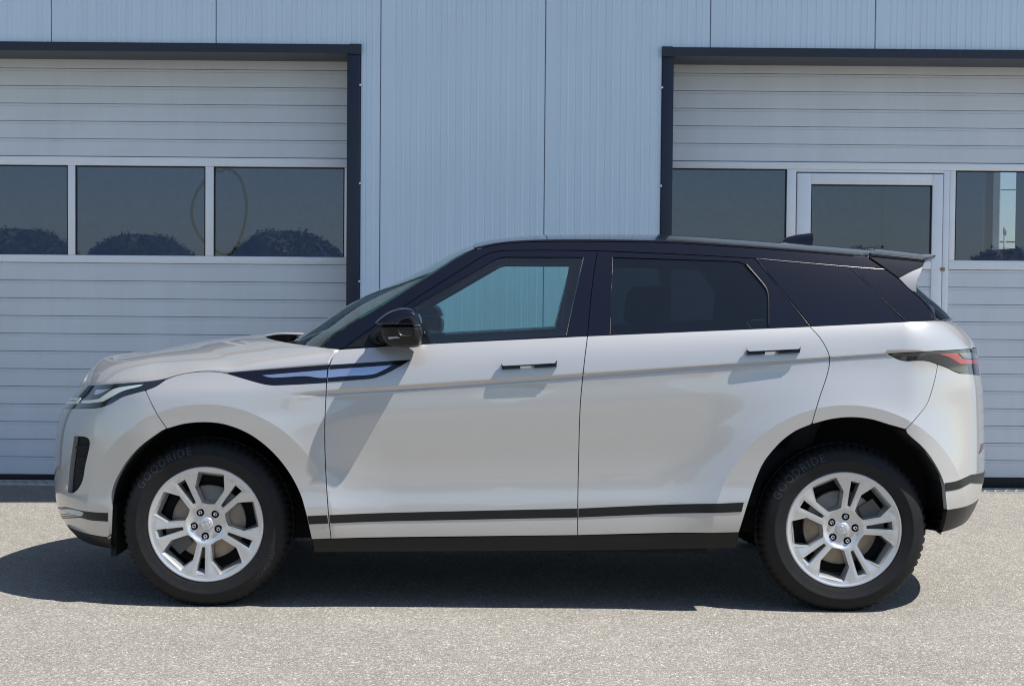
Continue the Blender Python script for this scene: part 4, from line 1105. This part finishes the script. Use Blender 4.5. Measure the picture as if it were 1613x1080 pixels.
# ---- wheels (local axis y, outside faces -y)
RR = 0.2455
def polar(r, a): return np.array([r * math.cos(a), r * math.sin(a)])
def make_wheel():
    hub = None
    big = []; bigd = []; slots = []; slotd = []
    for k in range(5):
        a0 = R(84 + 72 * k); b0 = R(48 + 72 * k)
        def hexa(t): return np.array([polar(r * RR, a0 + R(a)) for r, a in t])
        big.append(hexa([(.91, -14), (.91, 14), (.66, 22.5), (.37, 17), (.34, 0), (.37, -17), (.66, -22.5)][::1]))
        bigd.append(hexa([(.835, -13), (.835, 13), (.655, 20.8), (.40, 15), (.375, 0), (.40, -15), (.655, -20.8)]))
        ax = polar(1, b0); tx = np.array([-ax[1], ax[0]])
        def sl(r0, w0, r1, w1): return np.array([ax * r0 * RR - tx * w0 * RR, ax * r1 * RR - tx * w1 * RR, ax * r1 * RR + tx * w1 * RR, ax * r0 * RR + tx * w0 * RR])
        slots.append(sl(.40, .028, .875, .082)); slotd.append(sl(.42, .018, .80, .060))
    disc = np.array([polar(RR, w) for w in np.linspace(0, 2 * math.pi, 120, endpoint=False)])
    ring = [np.array([polar(RR * q, w) for w in np.linspace(0, 2 * math.pi, 150, endpoint=False)]) for q in (0.925, 0.94, 0.955, 0.972, 0.986)]
    P2, T = triangulate(disc, big + slots, 0.0065, ring)
    def dep(x, z):
        r = np.hypot(x, z) / RR
        d_ = 0.016 * np.clip(1 - (r / 0.85)**2, 0, 1) + 0.010 * sstep((0.36 - r) / 0.1)
        ang = (np.degrees(np.arctan2(z, x)) - 48) % 72; ang = np.minimum(ang, 72 - ang)
        d_ = d_ + 0.0005 * np.minimum(np.abs(ang - 8.8), 9.0) * r * sstep((r - 0.33) / 0.06) * sstep((0.93 - r) / 0.05)
        d_ = d_ - 0.004 * sstep((r - 0.93) / 0.04) + 0.008 * sstep((r - 0.985) / 0.015)
        return d_
    def surf(x, z): return np.stack([x, dep(x, z), z], -1)
    pos = surf(P2[:, 0], P2[:, 1]); nr = surf_normal(surf, P2[:, 0], P2[:, 1])
    V = list(pos); N = list(nr); F = [tuple(t) for t in T]
    for H0, H1, d0, d1 in [(a, b, 0.014, 0.058) for a, b in zip(big, bigd)] + [(a, b, 0.004, 0.05) for a, b in zip(slots, slotd)]:
        n = len(H0)
        L0 = [np.array([p[0], dep(p[0], p[1]), p[1]]) for p in H0]
        mid = H0 * 0.55 + H1 * 0.45
        L1 = [np.array([p[0], dep(q[0], q[1]) + d0, p[1]]) for p, q in zip(mid, H0)]
        L2 = [np.array([p[0], d1, p[1]]) for p in H1]
        for A, B in ((L0, L1), (L1, L2)):
            for i in range(n):
                j = (i + 1) % n; k = len(V)
                V += [A[i], A[j], B[j], B[i]]
                nn = np.cross(A[j] - A[i], B[i] - A[i]); nn /= np.linalg.norm(nn) + 1e-12
                c = np.mean(H0, 0); m_ = (A[i] + A[j] + B[i] + B[j]) / 4
                if nn[0] * (c[0] - m_[0]) + nn[2] * (c[1] - m_[2]) < 0: nn = -nn; F.append((k + 3, k + 2, k + 1, k))
                else: F.append((k, k + 1, k + 2, k + 3))
                N += [nn] * 4
    # barrel
    wheel_V = []; wheel_F = []; prof = [(RR - 0.001, 0.004), (RR - 0.004, 0.014), (0.226, 0.02), (0.222, 0.06), (0.215, 0.10), (0.215, 0.17), (0.235, 0.19)]
    m = 72
    for r, y in prof:
        for k in range(m):
            w = 2 * math.pi * k / m; wheel_V.append((r * math.cos(w), y, r * math.sin(w)))
    for j in range(len(prof) - 1):
        for k in range(m): wheel_F.append((j * m + k, j * m + (k + 1) % m, (j + 1) * m + (k + 1) % m, (j + 1) * m + k))
    root = from_arrays('wheel', wheel_V, wheel_F, M['alloy_dark'], None, smooth=True)
    from_arrays('rim', np.array(V), F, M['alloy'], root, normals=np.array(N))
    # tyre
    prof = [(0.243, 0.012), (0.2465, -0.002), (0.262, -0.0075), (0.285, -0.010), (0.2885, -0.0118), (0.294, -0.0118), (0.297, -0.0100), (0.318, -0.004), (0.333, 0.006), (0.344, 0.018), (0.352, 0.030), (0.3565, 0.045), (0.3585, 0.075), (0.3585, 0.078), (0.351, 0.079), (0.351, 0.087), (0.360, 0.088), (0.360, 0.110), (0.351, 0.111), (0.351, 0.119), (0.3585, 0.12), (0.358, 0.16), (0.352, 0.185), (0.335, 0.205), (0.29, 0.222), (0.24, 0.20)]
    V = []; F = []; m = 384
    for j, (r, y) in enumerate(prof):
        for k in range(m):
            w = 2 * math.pi * k / m
            rr = r
            if r > 0.340 and y < 0.079 and (k % 6) in (4, 5): rr -= 0.007 * min(1, (r - 0.338) / 0.016)
            if r > 0.34 and 0.12 <= y < 0.19 and (k % 6) in (1, 2): rr -= 0.009
            V.append((rr * math.cos(w), y, rr * math.sin(w)))
    for j in range(len(prof) - 1):
        for k in range(m): F.append((j * m + k, j * m + (k + 1) % m, (j + 1) * m + (k + 1) % m, (j + 1) * m + k))
    ty = from_arrays('tyre', V, F, M['rubber'], root, smooth=True)
    md = ty.modifiers.new('edges', 'EDGE_SPLIT'); md.split_angle = R(38)
    # brake disc and caliper
    dv = []; df = []; m = 64; pr = [(0.07, 0.068), (0.085, 0.072), (0.155, 0.072), (0.158, 0.075), (0.158, 0.095)]
    for r, y in pr:
        for k in range(m): dv.append((r * math.cos(2 * math.pi * k / m), y, r * math.sin(2 * math.pi * k / m)))
    for j in range(len(pr) - 1):
        for k in range(m): df.append((j * m + k, j * m + (k + 1) % m, (j + 1) * m + (k + 1) % m, (j + 1) * m + k))
    from_arrays('brake_disc', dv, df, M['disc'], root, smooth=True)
    dv = [(0.2 * math.cos(w), 0.105, 0.2 * math.sin(w)) for w in np.linspace(0, 2 * math.pi, 40, endpoint=False)]
    from_arrays('dust_shield', dv, [tuple(range(40))], M['liner'], root)
    # hub cap and nuts
    def lathe(name, prof, mat, c=(0, 0), m=32):
        V = []; F = []
        for r, y in prof:
            for k in range(m): V.append((c[0] + r * math.cos(2 * math.pi * k / m), y, c[1] + r * math.sin(2 * math.pi * k / m)))
        for j in range(len(prof) - 1):
            for k in range(m): F.append((j * m + k, j * m + (k + 1) % m, (j + 1) * m + (k + 1) % m, (j + 1) * m + k))
        F.append(tuple(range(m)))
        return from_arrays(name, V, F, mat, root, smooth=True)
    cap = lathe('centre_cap', [(0.0004, 0.0150), (0.012, 0.0155), (0.024, 0.0165), (0.0285, 0.0195), (0.0295, 0.03)], M['alloy'])
    ov = [(0.018 * math.cos(w), 0.0148, 0.010 * math.sin(w)) for w in np.linspace(0, 2 * math.pi, 24, endpoint=False)]
    V_, F_ = tube_arrays(ov, 0.0007, 5, True); from_arrays('cap_emblem', V_, F_, M['chrome'], root, smooth=True)
    for k in range(5):
        a = R(48 + 72 * k); c = polar(0.054, a)
        lathe('nut_recess', [(0.0145, 0.0235), (0.0165, 0.0238), (0.0168, 0.05)], M['liner'], c, 20)
        lathe('wheel_nut', [(0.007, 0.0165), (0.0098, 0.0185), (0.0105, 0.024), (0.0105, 0.03)], M['chrome'], c, 6)
    return root
def arc_text(body, size, r, a_mid, wheel, mat, depth=0.0012, spacing=1.0):
    cu = bpy.data.curves.new('lettering', 'FONT'); cu.body = body; cu.size = size; cu.align_x = 'CENTER'; cu.space_character = spacing
    cu.resolution_u = 3
    tmp = bpy.data.objects.new('lettering', cu); C.objects.link(tmp)
    dg_ = bpy.context.evaluated_depsgraph_get()
    me_ = bpy.data.meshes.new_from_object(tmp.evaluated_get(dg_))
    bpy.data.objects.remove(tmp)
    bm = bmesh.new(); bm.from_mesh(me_)
    bmesh.ops.subdivide_edges(bm, edges=[e for e in bm.edges if e.calc_length() > 0.012], cuts=1)
    def yprof(rr): return float(np.interp(rr, [0.2465, 0.262, 0.285, 0.297, 0.318, 0.333, 0.344], [-0.002, -0.0075, -0.010, -0.010, -0.004, 0.006, 0.018]))
    for v in bm.verts:
        rr = r + v.co.y; a = a_mid - v.co.x / (r + size * 0.35)
        v.co = Vector((rr * math.cos(a), yprof(rr) - depth, rr * math.sin(a)))
    bm.to_mesh(me_); bm.free()
    o = bpy.data.objects.new('lettering', me_); C.objects.link(o); o.parent = wheel
    me_.materials.clear(); me_.materials.append(mat); return o
base = make_wheel()
def copy_tree(o):
    c = o.copy(); C.objects.link(c)
    for ch in o.children:
        q = ch.copy(); C.objects.link(q); q.parent = c
    return c
WY = 0.912
wheels = [base] + [copy_tree(base) for _ in range(3)]
for (w_, x, s, rot) in zip(wheels, (WX_F, WX_R, WX_F, WX_R), (1, 1, -1, -1), (0, -43, 20, 10)):
    w_.parent = car
    w_.location = (x, -s * WY, WZ)
    w_.rotation_euler = (0, R(-rot), 0) if s > 0 else (0, R(rot), math.pi)
for w_, a in ((wheels[0], 126), (wheels[1], 174)):
    arc_text('GOODRIDE', 0.047, 0.300, R(a), w_, M['tyre_print'], spacing=1.2)
arc_text('ALL SEASON', 0.024, 0.303, R(-34), wheels[0], M['tyre_print'], spacing=1.1)
# tyre contact: keep the rubber above the ground by flattening the foot of each tyre
for w_ in wheels:
    ty = [c for c in w_.children if c.name.startswith('tyre')][0]
    ty.data = ty.data.copy()
    rot = w_.rotation_euler.to_matrix()
    for v in ty.data.vertices:
        p = rot @ v.co
        if p.z < -WZ + 0.001:
            over = -WZ + 0.001 - p.z
            p.z = -WZ + 0.001
            v.co = rot.inverted() @ p
# calipers
for x, s, a in ((WX_F, 1, 205), (WX_R, 1, 20)):
    for sg in (1, -1):
        V = [(x + r * math.cos(R(q)), -sg * (WY - y), WZ + r * math.sin(R(q))) for y in (0.055, 0.115) for r, q in [(0.115, a - 26), (0.175, a - 22), (0.185, a), (0.175, a + 22), (0.115, a + 26), (0.105, a)]]
        F = [tuple(range(6)), tuple(range(6, 12))[::-1]] + [(i, (i + 1) % 6, 6 + (i + 1) % 6, 6 + i) for i in range(6)]
        cal = from_arrays('brake_caliper', V, F, M['alloy_dark'], car); round_edges(cal, 0.006)

# ---- wheel housings, underbody, engine bay
def housing(arch, cx):
    uz = on1(arch); p = s1p(uz)
    p = even(p, 40)
    for s in (1, -1):
        A = p * [1, s, 1] + np.array([0, 0.010 * s, 0]); c = np.array([cx, 0, WZ])
        q = c + (p - c) * np.array([1.02, 1, 1.02]); q[:, 0] = np.clip(q[:, 0], cx - 0.47, cx + 0.45); q[:, 2] = np.maximum(q[:, 2], 0.30)
        B = np.stack([q[:, 0], -s * np.full(len(q), 0.56), q[:, 2]], 1); A[:, 1] = -s * (np.abs(p[:, 1]) - 0.008)
        V = np.concatenate([A, B, [[cx, -s * 0.56, 0.30]]]); n = len(p)
        F = [(i, i + 1, n + i + 1, n + i) for i in range(n - 1)] + [(n + i, n + i + 1, 2 * n) for i in range(n - 1)]
        if s < 0: F = [f[::-1] for f in F]
        from_arrays('wheel_housing', V, F, M['liner'], car, smooth=False)
housing(ARCH_F, WX_F); housing(ARCH_R, WX_R)
box('underbody', -0.78, 0.84, -0.84, 0.84, 0.235, 0.30, M['liner'], car)
box('underbody', -1.85, -0.79, -0.54, 0.54, 0.235, 0.30, M['liner'], car)
box('underbody', 0.85, 1.78, -0.54, 0.54, 0.28, 0.34, M['liner'], car)
box('engine_bay', -1.85, -0.86, -0.55, 0.55, 0.31, 0.88, M['liner'], car)
box('bulkhead', -0.85, -0.80, -0.84, 0.84, 0.31, 0.98, M['cabin'], car)
box('boot_floor', 0.86, 1.98, -0.55, 0.55, 0.35, 0.62, M['cabin'], car)
for s in (1, -1):   # mud flaps ahead of the front tyre
    box('wheel_flap', at(176, 850, 6.46)[0], at(184, 850, 6.46)[0], -0.84 if s > 0 else 0.58, -0.58 if s > 0 else 0.84, 0.20, 0.42, M['liner'], car)

# ---- inside of the doors and cabin
for uz, par in ((fdoor, FD), (rdoor, RD)):
    panel('door_trim', inset(resample(uz, 0.03), 0.012), S1, M['cabin'], par, off=-0.075, thick=0.0, gap=0.0, grid=0.08)
box('cabin_floor', -0.78, 0.84, -0.80, 0.80, 0.305, 0.33, M['cabin'], car)
def soft(name, x0, x1, y0, y1, z0, z1, mat, parent, bev, shear=0.0, taper=1.0):
    o = box(name, x0, x1, y0, y1, z0, z1, mat, parent)
    cy = (y0 + y1) / 2
    for v in o.data.vertices:
        t = (v.co.z - z0) / (z1 - z0); v.co.x += shear * t; v.co.y = cy + (v.co.y - cy) * (1 + (taper - 1) * t)
    round_edges(o, bev, 4); return o
dash = soft('dashboard', -0.80, -0.34, -0.80, 0.80, 0.72, 1.06, M['cabin'], car, 0.05, 0.06)
soft('binnacle', -0.62, -0.40, -0.58, -0.20, 1.03, 1.11, M['cabin'], car, 0.03)
soft('centre_console', -0.45, 0.45, -0.12, 0.12, 0.34, 0.72, M['cabin'], car, 0.04)
for sy in (-1, 1):
    st = soft('front_seat', -0.05, 0.48, sy * 0.40 - 0.25, sy * 0.40 + 0.25, 0.42, 0.66, M['seat'], car, 0.06)
    soft('backrest', 0.36, 0.54, sy * 0.40 - 0.24, sy * 0.40 + 0.24, 0.60, 1.16, M['seat'], st, 0.07, 0.20, 0.82)
    soft('headrest', 0.56, 0.66, sy * 0.40 - 0.13, sy * 0.40 + 0.13, 1.18, 1.37, M['seat'], st, 0.045, 0.03)
rs = soft('rear_seat', 0.78, 1.28, -0.66, 0.66, 0.40, 0.68, M['seat'], car, 0.06)
soft('backrest', 1.16, 1.30, -0.66, 0.66, 0.62, 1.15, M['seat'], rs, 0.06, 0.22)
for sy in (-0.42, 0.0, 0.42): soft('headrest', 1.38, 1.47, sy - 0.13, sy + 0.13, 1.16, 1.33, M['seat'], rs, 0.04, 0.03)
# steering wheel
P = [Vector((-0.27, -0.40, 0.93)) + Matrix.Rotation(R(-24), 4, 'Y') @ Vector((0, 0.185 * math.cos(w), 0.185 * math.sin(w))) for w in np.linspace(0, 2 * math.pi, 40, endpoint=False)]
V_, F_ = tube_arrays(P, 0.016, 8, True); sw = from_arrays('steering_wheel', V_, F_, M['cabin'], car, smooth=True)
soft('wheel_boss', -0.34, -0.24, -0.47, -0.33, 0.87, 0.99, M['cabin'], sw, 0.03)
# headliner and inner pillars follow the roof
hl_e = er * np.array([1, 0.94, 1]) + np.array([0, 0, -0.045]); hl_c = rc + np.array([0, 0, -0.045])
span('headliner', hl_e[3:], hl_c[3:], M['headliner'], car, nt=16, thick=0.0, flip=False)
def inner_pillar(pts, r):
    uz = on2(pts)
    for s in (1, -1):
        Q = s2p(uz) * np.array([1, s, 1]); Q[:, 1] *= 0.90
        tube('pillar_trim', Q, r, M['cabin'], car, 8)
inner_pillar([(930, 405), (922, 470), (915, 530)], 0.04)
inner_pillar([(560, 535), (660, 470), (740, 420), (790, 400)], 0.022)
inner_pillar([(1189, 407), (1275, 514)], 0.03)
inner_pillar([(790, 400), (941, 400), (1189, 412)], 0.022)
# interior mirror
soft('interior_mirror', -0.36, -0.33, -0.13, 0.13, 1.36, 1.43, M['cabin'], car, 0.012)
